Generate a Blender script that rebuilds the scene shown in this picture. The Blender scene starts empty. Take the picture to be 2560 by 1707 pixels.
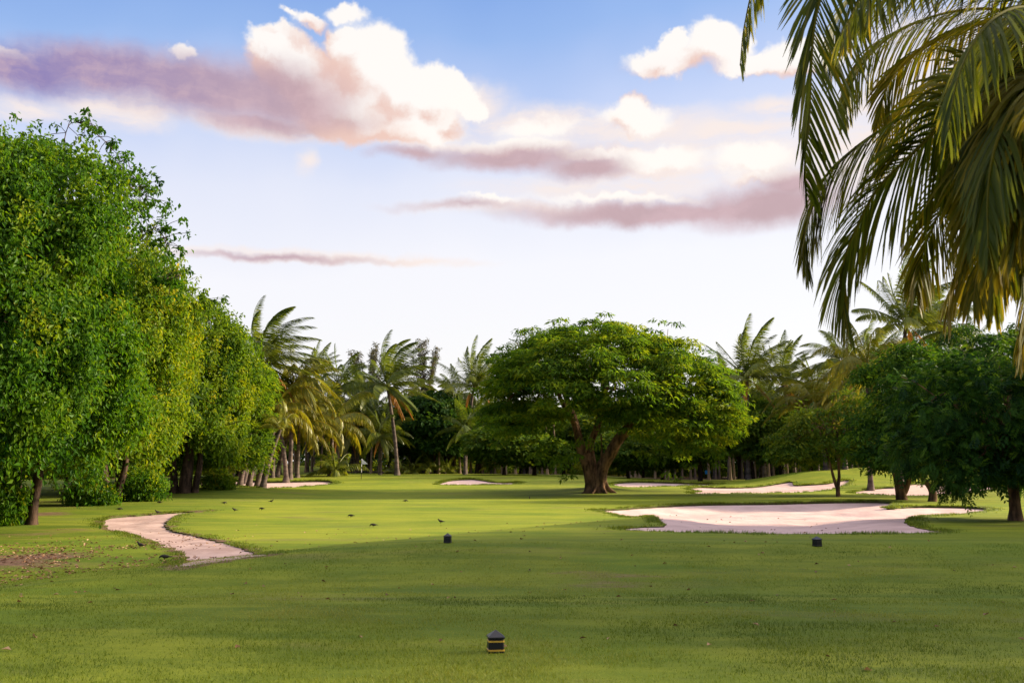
import bpy, math, random
import numpy as np
from mathutils import Vector

R = math.radians
rng = np.random.default_rng(7)
random.seed(7)
SC = bpy.context.scene
COL = SC.collection

# ------------------------------------------------------------------ camera
W0, H0, FPX = 2560.0, 1707.0, 2489.0          # photo pixels, focal length in photo pixels
CAM = np.array([0.0, 0.0, 1.60])
PITCH = math.atan((1170.0 - H0 / 2) / FPX)     # horizon sits on photo row 1170
cd = bpy.data.cameras.new('camera')
cd.sensor_width = 36.0
cd.lens = 36.0 * FPX / W0
cd.clip_start = 0.1
cd.clip_end = 9000.0
cd.dof.use_dof = True
cd.dof.focus_distance = 50.0
cd.dof.aperture_fstop = 6.5
cam = bpy.data.objects.new('camera', cd)
cam.location = CAM
cam.rotation_euler = (math.pi / 2 + PITCH, 0, 0)
COL.objects.link(cam)
SC.camera = cam

# ------------------------------------------------------------------ light
SUN_AZ, SUN_EL = R(77), R(21)                  # azimuth from +Y towards +X
EXPO = 1.75
SC.view_settings.view_transform = 'Standard'
SC.view_settings.look = 'None'
SC.view_settings.exposure = EXPO
SC.view_settings.gamma = 1.0
SUNV = Vector((math.sin(SUN_AZ) * math.cos(SUN_EL), math.cos(SUN_AZ) * math.cos(SUN_EL), math.sin(SUN_EL)))
sl = bpy.data.lights.new('sun', 'SUN')
sl.energy = 3.9
sl.angle = R(6.0)
sl.color = (1.0, 0.85, 0.60)
so = bpy.data.objects.new('sun', sl)
so.rotation_euler = SUNV.to_track_quat('Z', 'Y').to_euler()
so.location = (60, 30, 40)
COL.objects.link(so)
SC.cycles.max_bounces = 6
SC.cycles.diffuse_bounces = 3
SC.cycles.glossy_bounces = 2
SC.cycles.transmission_bounces = 3
SC.cycles.transparent_max_bounces = 4
SC.cycles.sample_clamp_indirect = 4.0
SC.cycles.use_denoising = True


def pdir(px, py):
    """world direction of a photo pixel"""
    vx = (px - W0 / 2) / FPX
    vz = -(py - H0 / 2) / FPX
    c, s = math.cos(PITCH), math.sin(PITCH)
    d = np.array([vx, c - s * vz, s + c * vz])
    return d / np.linalg.norm(d)


def at(px, py, depth):
    """point seen at a photo pixel, at a distance (metres) along +Y"""
    d = pdir(px, py)
    return CAM + d * (depth / d[1])


# ---- node helpers
class NT:
    def __init__(self, tree):
        self.t = tree
        tree.nodes.clear()

    def n(self, typ, **kw):
        nd = self.t.nodes.new(typ)
        for k, v in kw.items():
            if k == 'ins':
                for kk, vv in v.items():
                    if isinstance(vv, bpy.types.NodeSocket):
                        self.t.links.new(vv, nd.inputs[kk])
                    else:
                        nd.inputs[kk].default_value = vv
            else:
                setattr(nd, k, v)
        return nd

    def math(self, op, a, b=None, c=None, clamp=False):
        ins = {0: a}
        if b is not None:
            ins[1] = b
        if c is not None:
            ins[2] = c
        nd = self.n('ShaderNodeMath', operation=op, ins=ins)
        nd.use_clamp = clamp
        return nd.outputs[0]

    def vmath(self, op, a, b=None):
        ins = {0: a}
        if b is not None:
            ins[1] = b
        nd = self.n('ShaderNodeVectorMath', operation=op, ins=ins)
        return nd.outputs['Value'] if op in ('LENGTH', 'DOT_PRODUCT', 'DISTANCE') else nd.outputs['Vector']

    def mix(self, f, a, b, blend='MIX'):
        nd = self.n('ShaderNodeMix', data_type='RGBA', blend_type=blend)
        for k, v in ((0, f), (6, a), (7, b)):
            if isinstance(v, bpy.types.NodeSocket):
                self.t.links.new(v, nd.inputs[k])
            else:
                nd.inputs[k].default_value = (*v, 1) if isinstance(v, tuple) and len(v) == 3 else v
        return nd.outputs[2]

    def smooth(self, x, lo, hi):
        nd = self.n('ShaderNodeMapRange', interpolation_type='SMOOTHSTEP', ins={0: x, 1: lo, 2: hi, 3: 0.0, 4: 1.0})
        return nd.outputs[0]

    def noise(self, vec, scale, detail=4.0, rough=0.55, out='Fac', **kw):
        nd = self.n('ShaderNodeTexNoise', ins={'Vector': vec, 'Scale': scale, 'Detail': detail, 'Roughness': rough, **kw})
        return nd.outputs[out]

    def ramp(self, f, stops, interp='LINEAR'):
        nd = self.n('ShaderNodeValToRGB', ins={0: f})
        cr = nd.color_ramp
        cr.interpolation = interp
        while len(cr.elements) < len(stops):
            cr.elements.new(0.5)
        for e, (p, c) in zip(cr.elements, stops):
            e.position = p
            e.color = (*c, 1)
        return nd.outputs[0]


def srgb(r, g, b):
    return tuple((x / 255 / 12.92) if x / 255 <= 0.04045 else ((x / 255 + 0.055) / 1.055) ** 2.4 for x in (r, g, b))


# ------------------------------------------------------------------ world: physical sky, veil of high haze, clouds
def build_world():
    w = bpy.data.worlds.new('World')
    SC.world = w
    w.use_nodes = True
    t = NT(w.node_tree)
    STR = 0.1
    K = 1.0 / (STR * 2 ** EXPO)                # display value -> colour at this strength and exposure

    def C(r, g, b, m=1.0):
        return tuple(v * K * m for v in srgb(r, g, b))
    tc = t.n('ShaderNodeTexCoord')
    d = tc.outputs['Generated']
    sep = t.n('ShaderNodeSeparateXYZ', ins={0: d})
    az = t.math('ARCTAN2', sep.outputs[0], sep.outputs[1])
    el = t.math('ARCSINE', sep.outputs[2])
    p0 = t.n('ShaderNodeCombineXYZ', ins={0: az, 1: el, 2: 0.0}).outputs[0]
    sky = t.n('ShaderNodeTexSky', sky_type='NISHITA')
    sky.sun_disc = False
    sky.sun_elevation = SUN_EL
    sky.sun_rotation = SUN_AZ
    sky.air_density = 1.0
    sky.dust_density = 1.2
    sky.ozone_density = 2.0
    nish = sky.outputs[0]
    # veil of thin high haze: thick by the horizon, gone overhead
    wob = t.math('MULTIPLY', t.math('SUBTRACT', t.noise(p0, 4.0, 3.0), 0.5), 0.10)
    e2 = t.math('ADD', el, wob)
    e3 = t.math('SUBTRACT', e2, t.math('MULTIPLY', az, 0.06))
    veil = t.ramp(t.n('ShaderNodeMapRange', ins={0: e3, 1: 0.0, 2: 0.62}).outputs[0], [
        (0.0, C(255, 249, 245)), (0.33, C(251, 247, 250)), (0.46, C(233, 234, 248)), (0.57, C(198, 211, 245)),
        (0.69, C(152, 184, 237)), (0.82, C(116, 157, 227)), (1.0, C(92, 136, 216))])
    base = t.mix(0.90, nish, veil)
    # cloud coordinates, roughened at two scales
    n1 = t.vmath('SUBTRACT', t.noise(p0, 9.0, 5.0, 0.6, 'Color'), (0.5, 0.5, 0.5))
    n2 = t.vmath('SUBTRACT', t.noise(p0, 34.0, 4.0, 0.6, 'Color'), (0.5, 0.5, 0.5))
    pw = t.vmath('ADD', p0, t.vmath('ADD', t.vmath('MULTIPLY', n1, (0.045, 0.038, 0)), t.vmath('MULTIPLY', n2, (0.030, 0.028, 0))))
    ps = t.vmath('ADD', p0, t.vmath('ADD', t.vmath('MULTIPLY', n1, (0.07, 0.03, 0)), t.vmath('MULTIPLY', n2, (0.012, 0.012, 0))))

    def field(blobs, vec):
        acc = None
        for (px, py, rx, ry, wgt) in blobs:
            dd = pdir(px, py)
            a, e = math.atan2(dd[0], dd[1]), math.asin(dd[2])
            q = t.vmath('MULTIPLY', t.vmath('SUBTRACT', vec, (a, e, 0)), (FPX / rx * 0.86, FPX / ry * 0.86, 0))
            f = t.math('MULTIPLY_ADD', t.vmath('LENGTH', q), -wgt, wgt)
            acc = f if acc is None else t.math('SMOOTH_MAX', acc, f, 0.25)
        return acc
    soft = [(1590, 312, 230, 46, .9), (1341, 305, 190, 42, .8), (1232, 312, 90, 28, .8), (1831, 326, 190, 42, .8), (1912, 266, 90, 26, .7), (1660, 400, 260, 80, .9),
            (1885, 397, 150, 55, .9), (1314, 350, 170, 30, .8), (294, 282, 150, 42, .9), (60, 268, 110, 26, .8), (700, 318, 260, 30, .8),
            (762, 397, 30, 38, .5), (1090, 340, 200, 36, .9), (720, 640, 330, 20, .9), (1000, 655, 230, 12, .7), (1300, 520, 300, 22, .6),
            (1500, 470, 330, 30, .7), (1160, 250, 120, 50, .8), (2150, 350, 200, 140, .9), (2350, 150, 220, 140, .8)]
    hard = [(886, 105, 62, 52, 1.0), (935, 165, 105, 105, 1.2), (1030, 235, 115, 80, 1.2), (1112, 222, 78, 44, 1.0), (1172, 250, 42, 30, 1.0),
            (1000, 300, 160, 55, 1.1), (880, 260, 140, 90, 1.1), (697, 112, 84, 44, 1.0), (740, 160, 120, 60, 1.0), (454, 134, 34, 18, .55),
            (5, 132, 80, 26, .9), (782, 50, 56, 22, .55), (872, 20, 54, 24, .6), (728, 34, 26, 11, .4),
            (1667, 150, 112, 40, .8), (1690, 105, 40, 34, 1.0), (1793, 104, 76, 52, .9), (1890, 152, 110, 32, .9), (2000, 130, 120, 50, .9),
            (1590, 290, 110, 34, .6), (1597, 262, 54, 34, .65), (1655, 392, 130, 40, .5), (1880, 395, 110, 40, .5), (1340, 318, 130, 26, .4), (1290, 356, 190, 22, .5), (1480, 378, 130, 22, .5), (1560, 492, 240, 16, .4), (1230, 503, 90, 10, .35), (1920, 440, 110, 20, .5)]
    shade = [(70, 176, 190, 58, 1.0), (272, 180, 250, 66, 1.2), (490, 218, 260, 80, 1.2), (690, 232, 210, 84, 1.1), (800, 262, 150, 66, 1.0), (880, 300, 120, 30, .7),
             (653, 300, 210, 34, .9), (1287, 393, 230, 40, 1.1), (1470, 416, 130, 34, 1.0), (1050, 380, 120, 18, .8),
             (1640, 530, 420, 34, 1.1), (1900, 515, 230, 56, 1.1), (1960, 470, 100, 44, 1.0), (1160, 518, 170, 14, .5), (707, 646, 260, 13, .7), (1668, 158, 100, 24, .5), (1880, 168, 80, 18, .35)]
    # wisps: stretched along the wind
    streak = t.noise(t.vmath('MULTIPLY', ps, (1.0, 4.5, 0.0)), 13.0, 6.0, 0.62)
    wisp = t.math('MULTIPLY_ADD', t.smooth(streak, 0.30, 0.62), 0.55, 0.45)
    f_soft = t.math('MULTIPLY', t.math('MULTIPLY', t.smooth(field(soft, ps), -0.15, 0.60), 0.95), wisp)
    fh = field(hard, pw)
    up = field(hard, t.vmath('ADD', pw, (0.020, 0.022, 0.0)))
    f_hard = t.smooth(fh, 0.0, 0.29)
    f_sh = t.smooth(field(shade, ps), -0.16, 0.80)
    lumps = t.noise(t.vmath('ADD', pw, (0.012, -0.014, 0.0)), 24.0, 6.0, 0.62)
    col = t.mix(f_soft, base, C(252, 238, 232))
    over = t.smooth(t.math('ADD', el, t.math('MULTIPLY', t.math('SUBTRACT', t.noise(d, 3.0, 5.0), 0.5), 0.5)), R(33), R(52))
    col = t.mix(t.math('MULTIPLY', over, 0.9), col, C(250, 242, 238, 1.5))  # bright overhead cloud, out of view, added to lift fill on the near turf
    facing = t.math('MULTIPLY', t.math('SUBTRACT', fh, up), 0.9)
    lit_f = t.math('ADD', t.math('ADD', facing, t.math('MULTIPLY', lumps, 1.1)), t.math('MULTIPLY', t.smooth(az, R(-16), R(-4)), 0.35))
    lit = t.mix(t.smooth(lit_f, 0.30, 1.12), C(241, 204, 190), C(255, 249, 243, 1.05))
    col = t.mix(t.math('MULTIPLY', f_hard, 0.95), col, lit)
    mauve = t.mix(t.smooth(az, R(-32), R(-8)), C(136, 124, 184), C(198, 168, 174))
    mauve = t.mix(t.math('MULTIPLY', t.smooth(t.math('MULTIPLY_ADD', streak, 0.4, t.math('MULTIPLY', lumps, 0.6)), 0.38, 0.66), 0.7), mauve, C(216, 184, 190))
    # the big cloud's sunlit shoulder keeps its light: shade thins out towards the sun
    give = t.math('SUBTRACT', 1.0, t.math('MULTIPLY', t.math('MULTIPLY', t.smooth(az, R(-12.5), R(-6.0)), t.smooth(el, R(17.5), R(20.5))), t.math('MULTIPLY', f_hard, 0.95)), clamp=True)
    col = t.mix(t.math('MULTIPLY', t.math('MULTIPLY', f_sh, give), 0.95), col, mauve)
    below = t.smooth(el, -0.10, -0.01)
    col = t.mix(below, (0.15 * K, 0.2 * K, 0.1 * K), col)
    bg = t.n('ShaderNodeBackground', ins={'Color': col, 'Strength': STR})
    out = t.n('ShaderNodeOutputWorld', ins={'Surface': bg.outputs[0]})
    w.cycles.sampling_method = 'MANUAL'
    w.cycles.sample_map_resolution = 512


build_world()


# ------------------------------------------------------------------ numpy helpers
def vnoise(p, seed=0):
    """3-D value noise, p (N,3) -> 0..1"""
    p = np.asarray(p, float)
    i = np.floor(p).astype(np.int64)
    f = p - i
    f = f * f * (3 - 2 * f)
    res = np.zeros(len(p))
    for dx in (0, 1):
        for dy in (0, 1):
            for dz in (0, 1):
                h = (i[:, 0] + dx) * 374761393 + (i[:, 1] + dy) * 668265263 + (i[:, 2] + dz) * 2147483647 + seed * 1274126177
                h = (h ^ (h >> 13)) * 1274126177
                h = (h ^ (h >> 16)) & 0xFFFFFF
                wgt = (f[:, 0] if dx else 1 - f[:, 0]) * (f[:, 1] if dy else 1 - f[:, 1]) * (f[:, 2] if dz else 1 - f[:, 2])
                res += wgt * (h / 0xFFFFFF)
    return res


def fbm(p, seed=0, octv=3):
    a, s, out = 1.0, 0.0, 0.0
    for k in range(octv):
        out = out + a * vnoise(p * 2 ** k, seed + k)
        s += a
        a *= 0.5
    return out / s


def sstep(x, lo, hi):
    t = np.clip((x - lo) / (hi - lo), 0, 1)
    return t * t * (3 - 2 * t)


def unit(v):
    return v / np.maximum(np.linalg.norm(v, axis=-1, keepdims=True), 1e-9)


def new_mesh(name, verts, faces, mats, attrs=None, smooth=False, mat_idx=None):
    """verts (N,3); faces: array (M,k) or list of such arrays"""
    me = bpy.data.meshes.new(name)
    verts = np.ascontiguousarray(verts, dtype=np.float32)
    if not isinstance(faces, (list, tuple)):
        faces = [faces]
    faces = [np.asarray(f, dtype=np.int32) for f in faces if len(f)]
    loops = np.concatenate([f.ravel() for f in faces])
    tot = np.concatenate([np.full(len(f), f.shape[1], np.int32) for f in faces])
    start = np.concatenate([[0], np.cumsum(tot)[:-1]]).astype(np.int32)
    me.vertices.add(len(verts))
    me.vertices.foreach_set('co', verts.ravel())
    me.loops.add(len(loops))
    me.loops.foreach_set('vertex_index', loops)
    me.polygons.add(len(tot))
    me.polygons.foreach_set('loop_start', start)
    me.polygons.foreach_set('loop_total', tot)
    me.polygons.foreach_set('use_smooth', np.full(len(tot), bool(smooth)))
    if mat_idx is not None:
        me.polygons.foreach_set('material_index', np.asarray(mat_idx, np.int32))
    for m in (mats if isinstance(mats, (list, tuple)) else [mats]):
        me.materials.append(m)
    for k, v in (attrs or {}).items():
        a = me.attributes.new(k, 'FLOAT', 'POINT')
        a.data.foreach_set('value', np.ascontiguousarray(v, dtype=np.float32))
    me.update(calc_edges=True)
    me.validate()
    return me


def link(name, data, parent=None, loc=(0, 0, 0)):
    o = bpy.data.objects.new(name, data)
    o.location = loc
    COL.objects.link(o)
    if parent is not None:
        o.parent = parent
    return o


def tag(o, label=None, cat=None, group=None, kind=None):
    if label:
        o['label'] = label
    if cat:
        o['category'] = cat
    if group:
        o['group'] = group
    if kind:
        o['kind'] = kind
    return o


class Geo:
    """collects pieces of geometry"""

    def __init__(self):
        self.v, self.f, self.t, self.n = [], {}, [], 0

    def add(self, v, f, tint=0.5, mi=0):
        v = np.asarray(v, float)
        f = np.asarray(f, int)
        self.v.append(v)
        self.addf(f + self.n, mi)
        self.t.append(np.full(len(v), tint) if np.isscalar(tint) else np.asarray(tint, float))
        self.n += len(v)

    def addf(self, f, mi=0):
        self.f.setdefault(f.shape[1], []).append((f, mi))

    def mesh(self, name, mats, smooth=False):
        fs = [np.concatenate([a for a, _ in x]) for x in self.f.values()]
        ms = np.concatenate([np.concatenate([np.full(len(a), m) for a, m in x]) for x in self.f.values()])
        return new_mesh(name, np.concatenate(self.v), fs, mats, {'tint': np.concatenate(self.t)}, smooth, ms)


def spline(pts, n):
    """Catmull-Rom through pts, n samples"""
    p = np.asarray(pts, float)
    p = np.vstack([2 * p[0] - p[1], p, 2 * p[-1] - p[-2]])
    m = len(p) - 3
    u = np.linspace(0, m - 1e-6, n)
    i = u.astype(int)
    t = (u - i)[:, None]
    a, b, c, d = p[i], p[i + 1], p[i + 2], p[i + 3]
    return 0.5 * (2 * b + (c - a) * t + (2 * a - 5 * b + 4 * c - d) * t * t + (3 * b - 3 * c + d - a) * t ** 3)


def tube(pts, rad, sides=8, bump=0.0, seed=0, cap=True):
    pts = np.asarray(pts, float)
    n = len(pts)
    rad = np.broadcast_to(rad, (n,)).astype(float)
    T = unit(np.gradient(pts, axis=0))
    ref = np.array([1.0, 0, 0]) if abs(T[0][0]) < 0.8 else np.array([0, 1.0, 0])
    A = np.zeros_like(pts)
    a = ref
    for k in range(n):
        a = a - T[k] * np.dot(a, T[k])
        a = a / np.linalg.norm(a)
        A[k] = a
    B = np.cross(T, A)
    ang = np.linspace(0, 2 * np.pi, sides, endpoint=False)
    ring = np.cos(ang)[None, :, None] * A[:, None, :] + np.sin(ang)[None, :, None] * B[:, None, :]
    r = rad[:, None]
    if bump:
        q = np.stack(np.broadcast_arrays(np.cos(ang)[None, :] * 1.5 + seed, np.sin(ang)[None, :] * 1.5, np.arange(n)[:, None] * 0.35), -1).reshape(-1, 3)
        r = r * (1 + bump * (vnoise(q, seed).reshape(n, sides) - 0.5) * 2)
    v = (pts[:, None, :] + ring * (r if r.ndim == 2 else r)[..., None]).reshape(-1, 3)
    i = np.arange(n - 1)[:, None] * sides
    j = np.arange(sides)[None, :]
    j2 = (j + 1) % sides
    f = np.stack([i + j, i + j2, i + sides + j2, i + sides + j], -1).reshape(-1, 4)
    if cap:
        v = np.vstack([v, pts[-1] + T[-1] * rad[-1] * 0.5])
        top = (n - 1) * sides
        k = np.arange(sides)
        tri = np.stack([top + k, top + (k + 1) % sides, np.full(sides, len(v) - 1), np.full(sides, len(v) - 1)], -1)
        f = np.vstack([f, tri[:, [0, 1, 2, 2]]])
        # degenerate quad avoided: rebuilt below as triangles
        return v, f[:-sides], tri[:, :3]
    return v, f, None


def add_tube(g, pts, rad, sides=8, bump=0.0, seed=0, tint=0.5, mi=None):
    mi = getattr(g, 'mi', 0) if mi is None else mi
    v, f, tri = tube(pts, rad, sides, bump, seed)
    base = g.n
    g.add(v, f, tint, mi)
    if tri is not None:
        g.addf(tri + base, mi)


# ------------------------------------------------------------------ materials
def mat(name):
    m = bpy.data.materials.new(name)
    m.use_nodes = True
    return m, NT(m.node_tree)


def finish(t, shader):
    t.n('ShaderNodeOutputMaterial', ins={'Surface': shader})


def bsdf(t, col, rough=0.6, spec=0.3, normal=None):
    ins = {'Base Color': col if isinstance(col, bpy.types.NodeSocket) else (*col, 1), 'Roughness': rough, 'Specular IOR Level': spec}
    nd = t.n('ShaderNodeBsdfPrincipled', ins=ins)
    if normal is not None:
        t.t.links.new(normal, nd.inputs['Normal'])
    return nd.outputs[0]


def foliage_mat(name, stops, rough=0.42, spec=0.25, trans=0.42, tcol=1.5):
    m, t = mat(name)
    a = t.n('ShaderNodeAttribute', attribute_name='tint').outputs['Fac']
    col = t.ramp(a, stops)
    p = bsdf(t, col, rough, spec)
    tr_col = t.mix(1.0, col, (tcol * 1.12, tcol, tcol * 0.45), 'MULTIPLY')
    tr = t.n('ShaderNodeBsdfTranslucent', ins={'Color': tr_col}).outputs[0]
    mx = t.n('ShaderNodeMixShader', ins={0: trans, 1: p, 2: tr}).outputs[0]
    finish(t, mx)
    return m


M = {}
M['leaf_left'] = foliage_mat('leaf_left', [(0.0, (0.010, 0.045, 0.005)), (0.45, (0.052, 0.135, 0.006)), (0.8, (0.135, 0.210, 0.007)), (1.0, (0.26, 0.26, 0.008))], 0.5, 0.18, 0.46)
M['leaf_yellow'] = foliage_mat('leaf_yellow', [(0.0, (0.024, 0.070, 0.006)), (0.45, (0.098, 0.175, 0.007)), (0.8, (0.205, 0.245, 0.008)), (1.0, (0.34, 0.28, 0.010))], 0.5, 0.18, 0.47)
M['leaf_rain'] = foliage_mat('leaf_rain', [(0.0, (0.022, 0.060, 0.009)), (0.5, (0.088, 0.170, 0.010)), (1.0, (0.21, 0.255, 0.010))], 0.6, 0.15, 0.52)
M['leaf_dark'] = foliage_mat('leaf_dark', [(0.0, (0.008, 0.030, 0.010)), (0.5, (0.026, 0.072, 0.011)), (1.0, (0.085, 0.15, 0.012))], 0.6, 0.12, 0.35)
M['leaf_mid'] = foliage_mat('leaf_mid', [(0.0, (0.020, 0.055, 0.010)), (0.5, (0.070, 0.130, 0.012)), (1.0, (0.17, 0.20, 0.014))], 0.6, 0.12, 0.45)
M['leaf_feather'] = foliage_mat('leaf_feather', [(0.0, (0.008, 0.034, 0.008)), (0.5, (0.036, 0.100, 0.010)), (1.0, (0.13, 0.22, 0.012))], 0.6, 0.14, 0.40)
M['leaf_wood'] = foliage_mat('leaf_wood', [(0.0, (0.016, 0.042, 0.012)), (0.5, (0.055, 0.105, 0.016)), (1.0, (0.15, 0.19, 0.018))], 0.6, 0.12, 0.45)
M['leaf_wisp'] = foliage_mat('leaf_wisp', [(0.0, (0.05, 0.055, 0.04)), (1.0, (0.12, 0.11, 0.07))], 0.6, 0.2, 0.3)
M['frond'] = foliage_mat('frond', [(0.0, (0.040, 0.068, 0.012)), (0.5, (0.090, 0.130, 0.018)), (1.0, (0.19, 0.20, 0.022))], 0.42, 0.4, 0.42)
M['frond_yellow'] = foliage_mat('frond_yellow', [(0.0, (0.09, 0.12, 0.014)), (0.5, (0.18, 0.19, 0.018)), (1.0, (0.36, 0.26, 0.020))], 0.42, 0.4, 0.42)
M['frond_near'] = foliage_mat('frond_near', [(0.0, (0.034, 0.052, 0.006)), (0.5, (0.088, 0.110, 0.008)), (1.0, (0.25, 0.19, 0.012))], 0.48, 0.24, 0.46)
M['frond_dead'] = foliage_mat('frond_dead', [(0.0, (0.16, 0.075, 0.02)), (0.5, (0.32, 0.14, 0.03)), (1.0, (0.42, 0.24, 0.07))], 0.6, 0.2, 0.35, 1.2)
M['litter'] = foliage_mat('litter', [(0.0, (0.07, 0.035, 0.02)), (0.5, (0.20, 0.10, 0.05)), (1.0, (0.42, 0.27, 0.16))], 0.6, 0.2, 0.1)
M['blade'] = foliage_mat('blade', [(0.0, (0.060, 0.100, 0.008)), (0.5, (0.145, 0.200, 0.016)), (1.0, (0.30, 0.30, 0.06))], 0.55, 0.2, 0.35, 1.2)


def bark_mat(name, c0, c1, scale=4.0, ring=False):
    m, t = mat(name)
    tc = t.n('ShaderNodeTexCoord').outputs['Object']
    if ring:
        pz = t.n('ShaderNodeMapping', ins={'Vector': tc, 'Scale': (1.0, 1.0, 14.0)}).outputs[0]
    else:
        pz = t.n('ShaderNodeMapping', ins={'Vector': tc, 'Scale': (1.0, 1.0, 0.25)}).outputs[0]
    n = t.noise(pz, scale, 6.0, 0.65)
    n2 = t.noise(tc, scale * 0.3, 3.0)
    col = t.mix(t.smooth(n, 0.35, 0.68), c0, c1)
    col = t.mix(t.math('MULTIPLY', t.smooth(n2, 0.5, 0.7), 0.5), col, tuple(min(1, x * 1.7) for x in c1))
    b = t.n('ShaderNodeBump', ins={'Strength': 0.7, 'Distance': 0.06, 'Height': n}).outputs[0]
    finish(t, bsdf(t, col, 0.85, 0.15, b))
    return m


M['bark'] = bark_mat('bark', (0.018, 0.011, 0.008), (0.075, 0.044, 0.030), 7.0)
M['bark_rain'] = bark_mat('bark_rain', (0.045, 0.025, 0.014), (0.21, 0.115, 0.060), 5.0)
M['bark_pale'] = bark_mat('bark_pale', (0.09, 0.06, 0.04), (0.26, 0.18, 0.12), 6.0)
M['palm_bark'] = bark_mat('palm_bark', (0.045, 0.034, 0.030), (0.17, 0.125, 0.105), 1.5, True)


def grass_mat():
    m, t = mat('grass_turf')
    P = t.n('ShaderNodeNewGeometry').outputs['Position']
    fair = t.n('ShaderNodeAttribute', attribute_name='fair').outputs['Fac']
    bare = t.n('ShaderNodeAttribute', attribute_name='bare').outputs['Fac']
    big = t.noise(P, 0.16, 4.0, 0.6)
    st = t.n('ShaderNodeMapping', ins={'Vector': P, 'Scale': (0.35, 1.0, 1.0)}).outputs[0]
    mid = t.noise(st, 1.3, 5.0, 0.65)
    fine = t.noise(st, 14.0, 6.0, 0.75)
    vfine = t.noise(P, 70.0, 3.0, 0.7)
    tee = t.mix(t.smooth(mid, 0.32, 0.68), (0.108, 0.146, 0.009), (0.215, 0.240, 0.018))
    way = t.mix(t.smooth(mid, 0.32, 0.68), (0.190, 0.232, 0.012), (0.280, 0.290, 0.022))
    col = t.mix(fair, tee, way)
    col = t.mix(t.math('MULTIPLY', t.smooth(big, 0.50, 0.66), 0.45), col, (0.120, 0.190, 0.008))
    col = t.mix(t.math('MULTIPLY', t.smooth(t.noise(st, 0.5, 5.0, 0.7), 0.54, 0.70), 0.6), col, (0.175, 0.150, 0.050))
    band = t.n('ShaderNodeMapping', ins={'Vector': P, 'Scale': (0.12, 0.9, 1.0)}).outputs[0]
    col = t.mix(t.math('MULTIPLY', t.smooth(t.noise(band, 0.7, 4.0, 0.6), 0.46, 0.62), 0.38), col, (0.070, 0.135, 0.009))
    col = t.mix(t.math('MULTIPLY', t.smooth(fine, 0.40, 0.22), 0.55), col, (0.030, 0.055, 0.008))
    col = t.mix(t.math('MULTIPLY', t.smooth(fine, 0.58, 0.80), 0.40), col, (0.26, 0.30, 0.06))
    col = t.mix(t.math('MULTIPLY', t.smooth(vfine, 0.62, 0.40), 0.35), col, (0.035, 0.065, 0.008))
    spots = t.noise(st, 5.0, 2.0, 0.5)
    col = t.mix(t.math('MULTIPLY', t.smooth(spots, 0.70, 0.78), 0.6), col, (0.05, 0.045, 0.02))
    soil = t.mix(t.smooth(fine, 0.35, 0.65), (0.075, 0.040, 0.026), (0.23, 0.135, 0.095))
    patch = t.smooth(t.math('ADD', t.math('MULTIPLY', mid, 0.9), t.math('MULTIPLY', bare, 0.75)), 0.72, 0.95)
    col = t.mix(t.math('MULTIPLY', patch, t.smooth(bare, 0.02, 0.2)), col, soil)
    h = t.math('ADD', t.math('MULTIPLY', fine, 0.6), t.math('MULTIPLY', vfine, 0.4))
    b = t.n('ShaderNodeBump', ins={'Strength': 0.55, 'Distance': 0.03, 'Height': h}).outputs[0]
    finish(t, bsdf(t, col, 0.85, 0.12, b))
    return m


def lip_mat():
    m, t = mat('turf_lip')
    P = t.n('ShaderNodeNewGeometry').outputs['Position']
    n = t.noise(P, 9.0, 5.0, 0.7)
    col = t.mix(t.smooth(n, 0.4, 0.6), (0.05, 0.035, 0.02), (0.06, 0.085, 0.015))
    finish(t, bsdf(t, col, 0.9, 0.1))
    return m


def sand_mat(name, c0, c1, dirt=0.0):
    m, t = mat(name)
    P = t.n('ShaderNodeNewGeometry').outputs['Position']
    n = t.noise(P, 0.9, 6.0, 0.65)
    rk = t.noise(t.n('ShaderNodeMapping', ins={'Vector': P, 'Scale': (1.0, 0.25, 1.0)}).outputs[0], 9.0, 4.0, 0.6)
    fn = t.noise(P, 30.0, 3.0, 0.6)
    col = t.mix(t.smooth(n, 0.3, 0.7), c0, c1)
    col = t.mix(t.math('MULTIPLY', t.smooth(rk, 0.62, 0.78), 0.25 + dirt), col, tuple(x * 0.55 for x in c0))
    sp = t.noise(P, 6.0, 2.0, 0.5)
    col = t.mix(t.math('MULTIPLY', t.smooth(sp, 0.68, 0.76), 0.35 + dirt), col, (0.16, 0.11, 0.08))
    h = t.math('ADD', t.math('MULTIPLY', rk, 0.7), t.math('MULTIPLY', fn, 0.25))
    b = t.n('ShaderNodeBump', ins={'Strength': 0.45, 'Distance': 0.05, 'Height': h}).outputs[0]
    finish(t, bsdf(t, col, 0.95, 0.05, b))
    return m


M['grass'] = grass_mat()
M['lip'] = lip_mat()
M['sand'] = sand_mat('bunker_sand', (0.50, 0.350, 0.325), (0.62, 0.445, 0.415))
M['path'] = sand_mat('path_sand', (0.32, 0.215, 0.195), (0.50, 0.36, 0.335), 0.40)


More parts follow.
